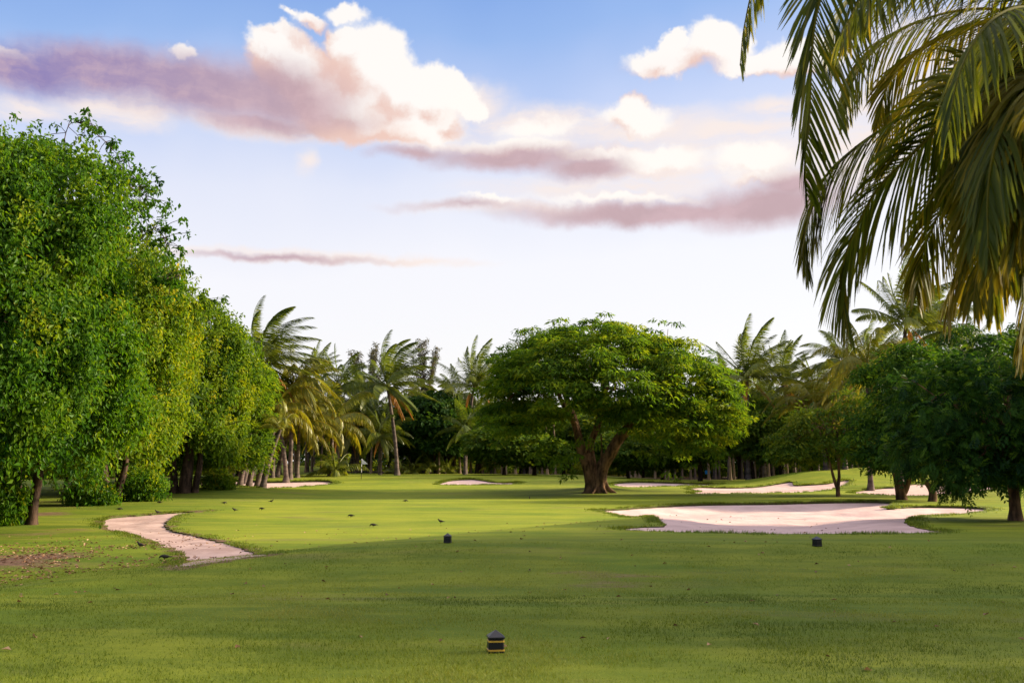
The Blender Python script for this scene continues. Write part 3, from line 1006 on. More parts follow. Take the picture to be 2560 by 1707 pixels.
# feathery tree closing the left row
def feather_tree(x, y, lobes, n, per, leafL, label, seed, m, stems, group=None, pairs=5, lf=0.10, lw=0.04, tint0=0.5, name='feathery_tree', fine=True, gap=0.36, forks=None, zmin=0.6):
    r = np.random.default_rng(seed)
    root = tree_root(name, x, y, label, group=group)
    loc = np.array(root.location)
    c, d = lobe_clumps(lobes, int(n * 1.3), r, (0.84, 1.02), seed, gap, 0.75, loc[2] + zmin)
    sp_ = float(np.mean(np.array(lobes)[:, 3:])) * 0.42
    c, u_ = bough_relief(c, d, lobes, r, sp_, sp_ * 0.85)
    kp = (u_ < 0.6 + 0.4 * r.random(len(u_))) & (c[:, 2] > loc[2] + zmin)
    c, d = c[kp], d[kp]
    ci, di = lobe_clumps(lobes, n // 3, r, (0.3, 0.72), seed + 3, 0.3, 0.55, loc[2] + zmin + 0.3)
    if fine:
        parts = compound_leaves(c - loc, d, per, 0.42, leafL, pairs, lf, lw, r, tint0, 0.26)
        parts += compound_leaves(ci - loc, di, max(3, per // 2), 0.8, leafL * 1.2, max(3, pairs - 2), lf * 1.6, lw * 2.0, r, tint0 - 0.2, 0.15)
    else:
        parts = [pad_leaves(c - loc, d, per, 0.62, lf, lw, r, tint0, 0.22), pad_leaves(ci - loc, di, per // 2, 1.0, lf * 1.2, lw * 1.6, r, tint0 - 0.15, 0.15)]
    gw = wood_geo()
    L = np.array(lobes, float)
    ends = []
    for k, pts in enumerate(stems):
        p = np.array([q[:3] for q in pts], float)
        rad = np.array([q[3] for q in pts], float)
        n_ = 16
        sp = spline(p, n_)
        rr = np.interp(np.linspace(0, len(p) - 1, n_), np.arange(len(p)), rad)
        g = Geo()
        add_tube(g, sp, rr, 10, 0.16, seed + k)
        link('trunk', g.mesh('feathery_trunk', M['bark_rain'], True), root)
        ends.append((sp[-1], rr[-1]))
    for k, l in enumerate(L):
        e, rr = ends[k % len(ends)]
        limbs(gw, e - (0, 0, 0.1), [l[:3] - loc + rand_dirs(1, r)[0] * l[3:] * 0.55 for _ in range(2)], rr * 0.7, r, 0.3, 6, 0.02, 2, 0.8, seed + k * 5)
    link('crown', leaf_mesh('feathery_crown', M[m], *parts, wood=gw, bark=M['bark_rain']), root)
    return root


feather_tree(-19.4, 67.5, [(-19.8, 67, 6.9, 3.2, 3.6, 3.2), (-18.7, 66, 7.2, 1.9, 2.6, 1.6), (-19.2, 66, 4.6, 2.5, 3.2, 2.3), (-21, 67, 5, 3.3, 3.6, 3.4), (-18.6, 66.5, 5.9, 2.0, 2.8, 2.3), (-18.6, 66, 3.7, 1.8, 2.4, 1.3), (-18.2, 65.3, 3.0, 2.2, 2.2, 1.5), (-20.4, 65, 2.8, 1.9, 2.2, 1.3)],
             620, 46, 0, 'feathery bright green tree at the far end of the left row, beside the tall palm', 24, 'leaf_rain',
             [[(0, 0, -0.2, .34), (0.1, 0, 1.2, .24), (0.0, 0, 3.4, .2)], [(-0.7, 0.3, -0.2, .26), (-0.9, 0.2, 1.3, .2), (-1.2, 0, 3.2, .15)]],
             lf=0.30, lw=0.10, fine=False, tint0=0.5, zmin=1.25)


# ------------------------------------------------------------------ the big spreading tree
def big_tree():
    r = np.random.default_rng(31)
    b = ground(1488, 1231)
    x, y = b[0], b[1]
    root = tree_root('spreading_tree', x, y, 'huge domed spreading tree standing alone with a thick twin trunk mid fairway')
    loc = np.array(root.location)

    def w(px, py, dy=0.0):
        return at(px, py, y + dy) - loc
    k = y / FPX * 0.95
    lob = []
    for (px, py, dy, rx, ry, rz) in [(1490, 920, 0, 205, 6.2, 100), (1365, 950, -2, 125, 4.4, 78), (1640, 945, -1, 155, 5.0, 82), (1712, 1000, -1, 110, 4.2, 88),
                                     (1305, 985, -1, 85, 4.2, 60), (1760, 1045, -2, 68, 3.2, 72), (1490, 880, 1, 145, 5.0, 66), (1570, 975, -4, 115, 3.2, 58),
                                     (1390, 985, -4, 95, 3.2, 44), (1685, 1065, -3, 80, 3.0, 50), (1290, 1030, 2, 70, 3.0, 38)]:
        c = w(px, py, dy)
        lob.append((*c, rx * k, ry, rz * k))
    c, d = lobe_clumps(lob, 1700, r, (0.80, 1.03), 5, 0.32, 0.5)
    c, u = bough_relief(c, d, lob, r, 1.05, 1.15)
    kp = u < 0.72 + 0.4 * r.random(len(u))
    c, d = c[kp], d[kp]
    # windows where limbs and sky show through, and the open space round the trunk
    sx = 1280 + (c[:, 0] + loc[0]) * FPX / (c[:, 1] + loc[1])
    sy = 1170 - (c[:, 2] + loc[2] - CAM[2]) * FPX / (c[:, 1] + loc[1])
    open_ = np.zeros(len(c), bool)
    for (px, py, rx, ry) in [(1475, 1075, 62, 55), (1500, 957, 36, 17), (1397, 1003, 30, 24), (1570, 918, 32, 10), (1440, 1135, 75, 45), (1530, 1108, 60, 58)]:
        open_ |= (((sx - px) / rx) ** 2 + ((sy - py) / ry) ** 2 < 0.7 + 0.6 * r.random(len(c)))
    c, d = c[~open_], d[~open_]
    ci, di = lobe_clumps(lob, 260, r, (0.5, 0.8), 6, 0.36, 0.5)
    hi = ci[:, 2] < w(1490, 930)[2]
    ci, di = ci[~hi], di[~hi]
    parts = [pad_leaves(c, d, 58, 0.62, 0.32, 0.10, r, 0.50, 0.24, 0.30, 0.05, 0.45),
             pad_leaves(ci, di, 26, 0.8, 0.32, 0.12, r, 0.3, 0.15, 0.3)]
    sel = r.choice(len(c), size=90, replace=False)
    sp = c[sel] + d[sel] * (0.45 + 0.75 * r.random((90, 1)))
    parts.append(pad_leaves(sp, d[sel], 34, 0.42, 0.30, 0.09, r, 0.45, 0.2, 0.25, 0.05, 0.5))
    # open airy branches on the upper left, and low hanging foliage by the trunk
    airy = np.array([w(*p) for p in [(1225, 885, 1), (1250, 900, 0), (1262, 868, 1), (1290, 850, 1), (1310, 832, 1), (1340, 830, 1), (1285, 880, 0), (1235, 925, 0), (1315, 865, 1),
                                     (1230, 895, 0), (1270, 905, 0), (1300, 824, 1), (1330, 820, 1), (1262, 925, 0), (1365, 822, 2), (1735, 868, 0), (1760, 872, 0), (1690, 850, 1), (1600, 838, 1),
                                     (1575, 832, 1), (1450, 806, 0), (1500, 803, 0), (1520, 806, 0), (1400, 815, 0), (1645, 845, 0), (1785, 895, 0)]])
    da = unit(airy - w(1490, 1000) + [0, 0, 0.5])
    parts.append(pad_leaves(airy, da, 52, 0.55, 0.26, 0.08, r, 0.2, 0.12, 0.2, 0.05, 0.4))
    low = np.array([w(*p) for p in [(1320, 1100, -2), (1355, 1118, -2), (1290, 1085, -2), (1340, 1075, -3), (1385, 1125, -2), (1420, 1140, -3), (1405, 1105, -3), (1460, 1085, -4),
                                    (1700, 1105, -2), (1675, 1090, -2), (1640, 1105, -3), (1750, 1110, -2), (1790, 1095, -2), (1810, 1060, -1),
                                    (1615, 1075, -3), (1650, 1125, -3), (1255, 1075, -1), (1240, 1055, 0), (1270, 1060, 0)]])
    lw_ = np.repeat(low, 3, 0) + r.normal(size=(len(low) * 3, 3)) * 0.5
    parts.append(pad_leaves(lw_, unit(lw_ * [1, 1, 0] + 1e-3), 46, 0.5, 0.30, 0.10, r, 0.5, 0.18, 0.4, 0.07, 0.6))
    # fluted twin trunk; the two great stems and the props between them
    st = [[(1480, 1236, 0, .72), (1480, 1205, 0, .60), (1472, 1165, 0, .52), (1452, 1115, 0.2, .40), (1438, 1060, 0.3, .30), (1418, 1000, .5, .24), (1400, 955, .5, .16)],
          [(1496, 1236, 0, .70), (1497, 1205, -.1, .58), (1506, 1168, -.2, .50), (1536, 1115, -.3, .42), (1566, 1075, -.3, .38), (1596, 1035, -.2, .30), (1630, 985, 0, .18)],
          [(1488, 1234, .4, .5), (1486, 1190, .4, .36), (1478, 1120, .5, .24), (1500, 1050, .8, .18), (1512, 985, 1, .13)],
          [(1462, 1130, -.3, .15), (1478, 1092, -.4, .14), (1492, 1050, -.5, .12), (1502, 1000, -.5, .09)],
          [(1440, 1062, .2, .22), (1408, 1010, -1, .19), (1392, 972, -1.5, .16), (1372, 925, -1.5, .12)],
          [(1499, 1234, -.40, .18), (1502, 1190, -.35, .10), (1504, 1140, -.25, .08), (1503, 1085, -.1, .06)],
          [(1484, 1232, -.40, .16), (1485, 1190, -.38, .09), (1481, 1140, -.3, .06)]]
    ends = []
    g = Geo()
    gw = wood_geo()
    for i, s in enumerate(st):
        p = np.array([w(q[0], q[1], q[2]) for q in s])
        if i != 3 and i != 4:
            p[0, 2] = min(p[0, 2], 0.0) - 0.1
        rr = np.array([q[3] for q in s]) * 0.80
        n_ = 26
        sp = spline(p, n_)
        rad = np.interp(np.linspace(0, len(p) - 1, n_), np.arange(len(p)), rr)
        if i in (3, 4):
            add_tube(gw, sp, rad, 12, 0.2, 40 + i)
        else:
            g = Geo()
            add_tube(g, sp, rad, 16, 0.30, 40 + i)
            if i == 0:
                for a in np.linspace(0, 2 * np.pi, 8, endpoint=False) + 0.3:
                    u_ = np.array([math.cos(a), math.sin(a), 0])
                    add_tube(g, np.array([u_ * 0.30 + [.25, 0, 0.75], u_ * 0.55 + [.25, 0, 0.28], u_ * 0.95 + [.25, 0, 0.05], u_ * 1.35 + [.25, 0, -0.15]]), np.array([.20, .17, .11, .05]), 8, 0.15, 3)
            link('trunk', g.mesh('spreading_trunk', M['bark_rain'], True), root)
        ends.append(sp[-1])
    crown_pts = [w(*p) for p in [(1330, 980, 0), (1290, 950, 1), (1270, 890, 1), (1350, 900, 1), (1420, 880, 2), (1480, 850, 2), (1560, 860, 1), (1640, 900, 1), (1700, 930, 0), (1760, 980, 0),
                                 (1740, 1050, -1), (1680, 1020, -2), (1600, 930, -2), (1500, 900, -2), (1430, 930, -3), (1250, 1020, 0), (1540, 930, 3), (1420, 940, 4), (1640, 960, 4), (1450, 1000, -4), (1580, 990, -4)]]
    E = [ends[0], ends[1], ends[2], ends[4]]
    for i, p in enumerate(crown_pts):
        e = min(E, key=lambda q: abs(q[0] - p[0]) + 0.5 * abs(q[2] - p[2]))
        limbs(gw, e, [p], 0.15, r, 0.2, 7, 0.03, 3, 1.1, i)
    for a in airy[:14]:
        add_tube(gw, spline([w(1330, 930, 0), (w(1330, 930, 0) + a) / 2 + [0, 0, -0.1], a], 8), np.linspace(0.06, 0.015, 8), 5)
    link('crown', leaf_mesh('spreading_crown', M['leaf_rain'], *parts, wood=gw, bark=M['bark_rain']), root)


big_tree()


# ------------------------------------------------------------------ the trees on the right
def px_lobes(spec, y):
    k = y / FPX
    out = []
    for (px, py, dy, rx, ry, rz) in spec:
        c = at(px, py, y + dy)
        out.append((*c, rx * (y + dy) / FPX, ry, rz * (y + dy) / FPX))
    return out


b = ground(2095, 1241)
feather_tree(b[0], b[1], px_lobes([(2060, 1080, 0, 80, 1.9, 55), (2120, 1045, 0, 70, 1.8, 62), (1985, 1112, 0, 60, 1.6, 30), (2160, 1115, 0, 55, 1.5, 36), (2030, 1040, 0.5, 50, 1.4, 40)], b[1]), 260, 44, 0,
             'slim young tree with a thin forked stem in front of the grassy mound', 41, 'leaf_mid',
             [[(0, 0, -0.1, .14), (0.02, 0, 0.6, .11), (0.12, 0, 1.3, .08), (0.0, 0, 2.6, .055), (-0.5, 0, 4.0, .04)], [(0, 0, 0.4, .10), (-.2, 0, 1.1, .08), (-.45, 0, 2.2, .055), (-.75, 0, 3.4, .04)],
              [(0.1, 0, 1.4, .06), (0.2, 0, 2.4, .05), (0.1, .1, 3.8, .04)]],
             lf=0.24, lw=0.09, fine=False, tint0=0.62, name='young_tree', zmin=1.8, gap=0.45)
b = ground(2255, 1249)
feather_tree(b[0], b[1], px_lobes([(2270, 960, 0, 110, 2.4, 95), (2230, 1050, 0, 90, 2.2, 80), (2320, 1020, 0, 100, 2.4, 90), (2200, 1110, -1, 60, 1.8, 45), (2290, 1130, -1.5, 90, 2, 60), (2370, 1100, 0, 80, 2, 70)], b[1]),
             640, 44, 0.42, 'dark feathery tree with two stout short stems before the right-hand bunker', 42, 'leaf_feather',
             [[(0, 0, -0.1, .32), (-.05, 0, .6, .26), (-.25, 0, 1.3, .18), (-.5, 0, 2.4, .12)], [(0.1, 0, .4, .2), (.35, 0, 1.0, .17), (.5, 0, 2.2, .12)]],
             lf=0.27, lw=0.085, fine=False, tint0=0.5, zmin=1.7)
b = ground(2287, 1242)
b2 = ground(2330, 1253)
feather_tree(b2[0], b2[1], px_lobes([(2380, 1000, 0, 90, 2.2, 90), (2320, 1120, -1, 70, 1.6, 50), (2400, 1110, 0, 80, 1.8, 60), (2360, 1180, -.6, 45, 1.2, 28)], b2[1]),
             340, 44, 0.42, 'small feathery tree with a bent stem and pale bare twigs over the sand', 43, 'leaf_feather',
             [[(0, 0, -0.1, .24), (0.05, 0, .5, .19), (-.35, 0, 1.1, .11), (-.95, 0, 1.7, .08), (-1.3, 0, 2.3, .06)], [(0.02, 0, .5, .15), (.3, 0, 1.1, .11), (.45, 0, 2.2, .09)], [(0, 0, .7, .09), (.6, 0, 1.3, .06), (1.2, 0, 1.9, .05)]],
             lf=0.25, lw=0.08, fine=False, tint0=0.6, zmin=1.5)
b = ground(2540, 1301)
feather_tree(b[0], b[1], px_lobes([(2440, 1020, 0, 150, 2.3, 120), (2580, 1000, 0, 170, 2.6, 150), (2350, 1020, -.6, 90, 1.6, 80), (2480, 1120, -.8, 110, 1.5, 70), (2410, 1170, -1, 60, 1.0, 40),
                                   (2330, 1110, -.4, 70, 1.3, 55), (2600, 1150, 0.5, 110, 2, 60), (2520, 950, 0.5, 120, 2.2, 60), (2720, 1000, 1, 150, 2.5, 150)], b[1]),
             900, 8, 0.36, 'nearest dark feathery tree on the right, low boughs drooping over the grass', 44, 'leaf_feather',
             [[(0, 0, -0.15, .27), (0.0, 0, .4, .18), (-.05, 0, 1.4, .15), (-.1, 0, 2.6, .12)]],
             lf=0.15, lw=0.055, pairs=7, tint0=0.40, zmin=1.0)
feather_tree(b[0] + 1.5, b[1] - 2.2, px_lobes([(2760, 950, 0, 170, 2.4, 170), (2700, 1100, 0, 110, 2, 80)], b[1] - 2.2), 240, 8, 0.36,
             'dark tree cut off by the right edge, its trunk base showing at the border', 45, 'leaf_dark',
             [[(-.55, 0, -0.15, .36), (-.45, 0, .4, .25), (-.2, 0, 1.4, .2), (0, 0, 2.6, .16)]], lf=0.12, lw=0.045, pairs=7, tint0=0.5, zmin=1.6)
feather_tree(27.5, 62, px_lobes([(2430, 900, 0, 110, 3, 70), (2520, 920, 0, 120, 3, 90), (2390, 980, 0, 100, 3, 90), (2560, 1040, 0, 120, 3, 110)], 62), 420, 40, 0,
             'tall dark tree behind the hanging near fronds on the right', 46, 'leaf_dark',
             [[(0, 0, -0.2, .34), (0.1, 0, 2, .26), (0.3, 0, 4.6, .2)]], lf=0.28, lw=0.11, fine=False, tint0=0.5)

# ------------------------------------------------------------------ palms
WIND = np.array([0.9, 0.1, 0.0])


def frond_mesh(name, m, rach, Lmax, K, S, width, grav, wind, r, side, t0=0.14, rr=0.02, tint0=0.5, tvar=0.12, sparse=0.0, tilt=0.15, fwd=0.35, bias=None):
    """a feather palm frond: tapering midrib plus two ranks of strap leaflets"""
    g = Geo()
    n = len(rach)
    add_tube(g, rach, np.linspace(rr, rr * 0.18, n), 5, 0, 0, min(1, tint0 + 0.4))
    cum = np.concatenate([[0], np.cumsum(np.linalg.norm(np.diff(rach, axis=0), axis=1))])
    t = np.linspace(t0, 0.995, K)
    P = np.stack([np.interp(t * cum[-1], cum, rach[:, k]) for k in range(3)], -1)
    Tn = unit(np.gradient(rach, axis=0))
    T = unit(np.stack([np.interp(t * cum[-1], cum, Tn[:, k]) for k in range(3)], -1))
    side = np.asarray(side, float)
    for s in (1, -1):
        sd = unit(side - T * (T @ side)[:, None]) * s
        N = np.cross(side, T)
        al = R(72) - R(46) * t[:, None] + r.normal(size=(K, 1)) * 0.07
        d = unit(T * np.cos(al) * (1 + fwd) + sd * np.sin(al) + unit(N) * tilt)
        if bias is not None:
            d = unit(d + bias)
        L = Lmax * np.clip(np.sin(np.pi * np.clip(0.16 + 0.80 * t, 0, 1)) ** 0.75, 0.25, 1) * (0.9 + 0.2 * r.random(K))
        keep = r.random(K) > sparse
        seg = (L / S)[:, None]
        wd0 = unit(T - d * (T * d).sum(1, keepdims=True))
        wd0 = unit(wd0 + unit(N) * (0.35 + 0.3 * r.normal(size=(K, 1))))
        pts = [P.copy()]
        for k in range(S):
            d = unit(d + np.array([0, 0, -1.0]) * grav / S + wind / S + r.normal(size=(K, 3)) * 0.03)
            pts.append(pts[-1] + d * seg)
        pts = np.stack(pts, 1)                      # K,S+1,3
        ww = width * np.array([0.55] + [1.0] * (S - 1) + [0.08]) if S > 1 else width * np.array([0.7, 0.1])
        ax = unit(pts[:, -1] - pts[:, 0])
        wv = unit(wd0 - ax * (wd0 * ax).sum(1, keepdims=True))
        a = pts + wv[:, None] * ww[None, :, None] * 0.5
        b_ = pts - wv[:, None] * ww[None, :, None] * 0.5
        v = np.stack([a, b_], 2)[keep].reshape(-1, 3)
        kk = int(keep.sum())
        base = (np.arange(kk) * (S + 1) * 2)[:, None] + (np.arange(S) * 2)[None, :]
        f = np.stack([base, base + 1, base + 3, base + 2], -1).reshape(-1, 4)
        tt = np.repeat(tint0 + r.normal(size=kk) * tvar, (S + 1) * 2)
        tt = tt + np.tile(np.repeat(np.linspace(-0.05, 0.18, S + 1), 2), kk)
        g.add(v, f, np.clip(tt, 0, 1))
    return g.mesh(name, M[m])


def grow(az, el, length, grav, wind, n=18):
    d = np.array([math.cos(el) * math.cos(az), math.cos(el) * math.sin(az), math.sin(el)])
    p = np.zeros(3)
    pts = [p.copy()]
    for k in range(n - 1):
        u = k / (n - 1)
        d = unit(d + np.array([0, 0, -1.0]) * grav * (0.25 + 1.5 * u) / n + wind * (0.3 + 1.1 * u) / n)
        p = p + d * length / n
        pts.append(p.copy())
    return np.array(pts)


class Proto:
    """the frond meshes of one kind of palm crown"""

    def __init__(self, seed, n, length, els, grav, wind, m, leaf=0.75, dead=0, tint0=0.5, K=44, lgrav=0.9, az0=0.0, S=2, width=0.05):
        r = np.random.default_rng(seed)
        self.items = []
        for k in range(n):
            az = az0 + k * 2.399963 + r.normal() * 0.15
            u = (k + 0.5) / n
            el = els[0] + (els[1] - els[0]) * u + r.normal() * 0.08
            ln = length * (0.85 + 0.3 * r.random())
            rach = grow(az, el, ln, grav * (0.8 + 0.4 * r.random()), WIND * wind)
            side = np.array([-math.sin(az), math.cos(az), 0])
            me = frond_mesh('palm_frond', m, rach, leaf * (0.9 + 0.2 * r.random()), K, S, width, lgrav, WIND * wind * 0.9, r, side, 0.12, 0.035, tint0 + 0.25 * (u - 0.5), 0.13)
            self.items.append(('frond', me))
        for k in range(dead):
            az = r.random() * 6.28
            rach = grow(az, R(-35), length * 0.75, 1.6, WIND * wind * 0.5)
            me = frond_mesh('palm_dead_frond', 'frond_dead', rach, leaf * 0.6, K // 2, S, width, 2.2, WIND * wind * 0.4, r, np.array([-math.sin(az), math.cos(az), 0]), 0.2, 0.03, 0.5, 0.2, 0.2)
            self.items.append(('dead_frond', me))


def trunk_mesh(lean, seed, r0=0.17, r1=0.11):
    g = Geo()
    z = np.linspace(-0.03, 1.0, 24)
    x = lean * np.clip(z, 0, 1) ** 1.6
    pts = np.stack([x, 0.15 * lean * np.sin(z * 3), z], -1)
    rad = r0 + (r1 - r0) * np.clip(z, 0, 1)
    rad[:4] *= np.array([1.7, 1.5, 1.2, 1.05])
    rad = rad * (1 + 0.05 * np.sin(np.arange(24) * 2.1 + seed))
    # built flat in unit height: rings stay round because only z is scaled
    ang = np.linspace(0, 2 * np.pi, 9, endpoint=False)
    v = np.stack([pts[:, None, 0] + rad[:, None] * np.cos(ang), pts[:, None, 1] + rad[:, None] * np.sin(ang), np.broadcast_to(pts[:, None, 2], (24, 9))], -1).reshape(-1, 3)
    i = np.arange(23)[:, None] * 9
    j = np.arange(9)[None, :]
    f = np.stack([i + j, i + (j + 1) % 9, i + 9 + (j + 1) % 9, i + 9 + j], -1).reshape(-1, 4)
    g.add(v, f)
    return g.mesh('palm_trunk', M['palm_bark'], True)


TR = {k: trunk_mesh(l, i) for i, (k, l) in enumerate([('l', -0.9), ('s', 0.12), ('r', 0.8), ('rr', 1.7)])}
TRX = {'l': -0.9, 's': 0.12, 'r': 0.8, 'rr': 1.7}
PK = {
    'wind': Proto(51, 26, 4.9, (R(85), R(-15)), 1.1, 1.5, 'frond', 1.0, 3, 0.45, K=70, width=0.065),
    'windup': Proto(52, 22, 4.8, (R(88), R(5)), 0.9, 0.9, 'frond', 0.95, 2, 0.5, K=70, width=0.065),
    'droop': Proto(53, 24, 4.3, (R(78), R(-25)), 2.0, 0.6, 'frond_yellow', 0.9, 1, 0.4, lgrav=1.3, K=66, width=0.065),
    'round': Proto(54, 24, 4.3, (R(85), R(-35)), 1.6, 0.6, 'frond', 0.9, 2, 0.55, lgrav=1.2, K=66, width=0.065),
    'dull': Proto(55, 22, 4.3, (R(85), R(-30)), 1.4, 0.7, 'frond', 0.9, 0, 0.35, K=56, width=0.075),
    'small': Proto(56, 12, 2.4, (R(80), R(10)), 1.8, 0.3, 'frond', 0.6, 0, 0.6, K=36, lgrav=1.2, width=0.07),
}


def palm(px, py, depth, kind, tr, label, size=1.0, rot=0.0, group='coconut palms round the green', girth=1.0):
    """px,py: where the crown's heart is seen"""
    c = at(px, py, depth)
    lean = TRX[tr] * size
    x, y = c[0] - lean, depth
    z0 = gz(x, y)
    H = max(0.15, c[2] - z0)
    root = link('coconut_palm', None, None, (x, y, z0 - 0.02))
    tag(root, label, 'palm tree', group)
    t = link('trunk', TR[tr], root)
    t.scale = (size * girth if tr == 's' else size, size * girth if tr == 's' else size, H)
    for nm, me in PK[kind].items:
        f = link(nm, me, root, (lean, 0, H))
        f.rotation_euler = (0, 0, rot)
        f.scale = (size,) * 3
    return root


PALMS = [
    (652, 905, 76, 'wind', 'r', 'tall windswept palm rising above the end of the left tree row', 1.12, 0.0),
    (735, 965, 79, 'droop', 's', 'palm with orange tinged fronds just below and right of the tallest left palm', 1.1, 0.4),
    (690, 1020, 77, 'droop', 'l', 'drooping golden palm half hidden by the feathery tree', 1.05, 2.2),
    (750, 1055, 82, 'droop', 's', 'low golden palm on a single straight dark stem left of the flag', 1.05, 1.2),
    (833, 1050, 86, 'droop', 's', 'golden palm on a pair of dark stems, left of the flag', 1.12, 3.0),
    (968, 965, 90, 'wind', 'l', 'tall palm with wind combed fronds and orange heart, behind the flag', 1.12, 0.25),
    (955, 1085, 92, 'round', 's', 'short palm with arching pale fronds below the wind combed palm', 0.85, 0.8),
    (792, 935, 112, 'windup', 's', 'thin far palm with an upright tuft, left of the wispy trees', 0.8, 0.2),
    (850, 965, 100, 'dull', 's', 'dull green palm with a rounded head between the golden palm and the wispy trees', 1.05, 0.6),
    (900, 1005, 104, 'dull', 'r', 'shaded palm tucked behind the flag, low in the row', 1.0, 1.6),
    (1185, 965, 100, 'windup', 'r', 'pale upright palm against the left edge of the big domed tree', 1.05, -0.1),
    (1135, 1000, 106, 'round', 's', 'palm with one long arching frond over the dark round tree', 1.05, 2.6),
    (1165, 1070, 94, 'dull', 's', 'dark low palm in front of the dark round tree', 0.8, 1.0),
    (1868, 945, 86, 'windup', 's', 'tallest palm right of the big domed tree, fronds blown upright', 1.15, 0.0),
    (1955, 950, 96, 'windup', 'l', 'palm leaning beside the tallest right-hand palm', 1.0, 0.6),
    (1820, 975, 100, 'dull', 's', 'grey green palm peering past the right shoulder of the big domed tree', 0.95, 1.1),
    (2040, 970, 100, 'round', 's', 'full palm midway between the tallest right palm and the dark feathery tree', 1.05, 0.4),
    (2105, 905, 88, 'round', 'l', 'palm with a long frond curving left over its neighbours', 1.05, 2.9),
    (2110, 1000, 80, 'droop', 's', 'golden hanging palm behind the slim young tree', 1.0, 1.9),
    (2180, 930, 92, 'windup', 's', 'palm showing above the left shoulder of the dark feathery tree', 1.05, -0.3),
    (2265, 810, 72, 'windup', 'r', 'high palm behind the tips of the near hanging fronds', 1.15, 0.3),
    (2350, 830, 84, 'dull', 's', 'shaded high palm tangled behind the near hanging fronds', 1.1, 1.3),
    (1990, 1060, 104, 'round', 's', 'low palm behind the flat dark tree on the right', 0.95, 0.9),
    (2168, 915, 70, 'droop', 's', 'golden palm showing over the left shoulder of the two stemmed tree', 1.05, 0.9),
    (2030, 1010, 82, 'droop', 'l', 'golden palm drooping behind the low spreading tree on the mound', 1.0, 2.4),
    (1900, 1020, 92, 'round', 's', 'green palm below the tallest right-hand palm', 1.0, 1.4),
    (2240, 1120, 88, 'droop', 's', 'low browned palm skirt behind the two stout stems', 0.75, 0.2),
]
FILL = [(705, 1080, 96), (790, 1030, 103), (870, 1085, 102), (925, 1045, 106), (1010, 1030, 108), (1010, 1100, 101), (1065, 1010, 107), (1210, 1030, 107), (1290, 1050, 108), (640, 1060, 92),
        (1800, 1030, 106), (1840, 1010, 108), (1910, 1010, 101), (1940, 1000, 107), (2000, 1000, 102), (2070, 1040, 98), (2140, 1010, 100), (2150, 950, 104), (2210, 1000, 96), (2300, 900, 98), (2420, 880, 92), (2480, 960, 96)]
for i, (a_, b_, c_) in enumerate(FILL):
    PALMS.append((a_, b_, c_, ['round', 'dull', 'droop', 'round'][i % 4], 'srl'[i % 3], 'palm head crowded among its neighbours in the middle of the grove', 0.95, i * 1.7, 'crowded palms filling the grove'))
for p in PALMS:
    palm(*p)
SMALL = [
    (838, 1178, 85, 'young palm sprouting at the foot of the paired stems', 1.3), (1030, 1180, 97, 'sprouting palm left of the dark round tree', 0.8),
    (1075, 1172, 98, 'sprouting yellow palm under the dark round tree', 0.9), (1115, 1178, 99, 'sprouting palm right of the dark round tree trunk', 0.8),
    (985, 1185, 96, 'sprouting palm right of the flag', 0.7), (1340, 1170, 108, 'sprouting palm left of the big twin trunk', 0.9),
    (1960, 1120, 96, 'sprouting palm among stems behind the mound', 0.9), (1230, 1165, 104, 'sprouting palm among the stems at mid wood', 0.8)]
for (px, py, dp, lb, sz) in SMALL:
    palm(px, py, dp, 'small', 's', lb, sz, px * 0.37, 'young palms sprouting in the wood')

# bare leaning palm stems in a clump beside the left bunker, each with its own small head in the canopy
STEMS = [(578, 1213, 0.3), (600, 1213, 0.8), (622, 1215, 0.4), (643, 1217, 0.5), (657, 1219, 0.6), (572, 1200, 0.1), (612, 1196, 0.4), (680, 1194, 0.2), (692, 1193, 0.5)]
SL = ['leftmost stem of the palm clump by the left bunker', 'strongly leaning stem of the palm clump by the left bunker', 'third stem of the palm clump by the left bunker',
      'slim stem beside the thickest of the palm clump by the left bunker', 'thickest rightmost front stem of the palm clump by the left bunker',
      'stem standing in the sand at the back left of the palm clump', 'stem behind the gap of the palm clump by the left bunker', 'left one of two close stems beyond the left bunker',
      'right one of two close stems beyond the left bunker']
for (px, py, ln), lb in zip(STEMS, SL):
    bse = ground(px, py)
    root = link('coconut_palm', None, None, (bse[0], bse[1], bse[2] - 0.15))
    tag(root, lb + ', dark and bare', 'palm tree', 'palm clump by the left bunker')
    key = 'r' if ln > 0.3 else 's'
    t = link('trunk', TR[key], root)
    t.scale = (1.25, 1.25, 3.9)
    for nm, me in PK['droop' if px > 640 else 'round'].items[:9]:
        f = link(nm, me, root, (TRX[key] * 1.25, 0, 3.9))
        f.rotation_euler = (0, 0, px)
        f.scale = (0.5,) * 3


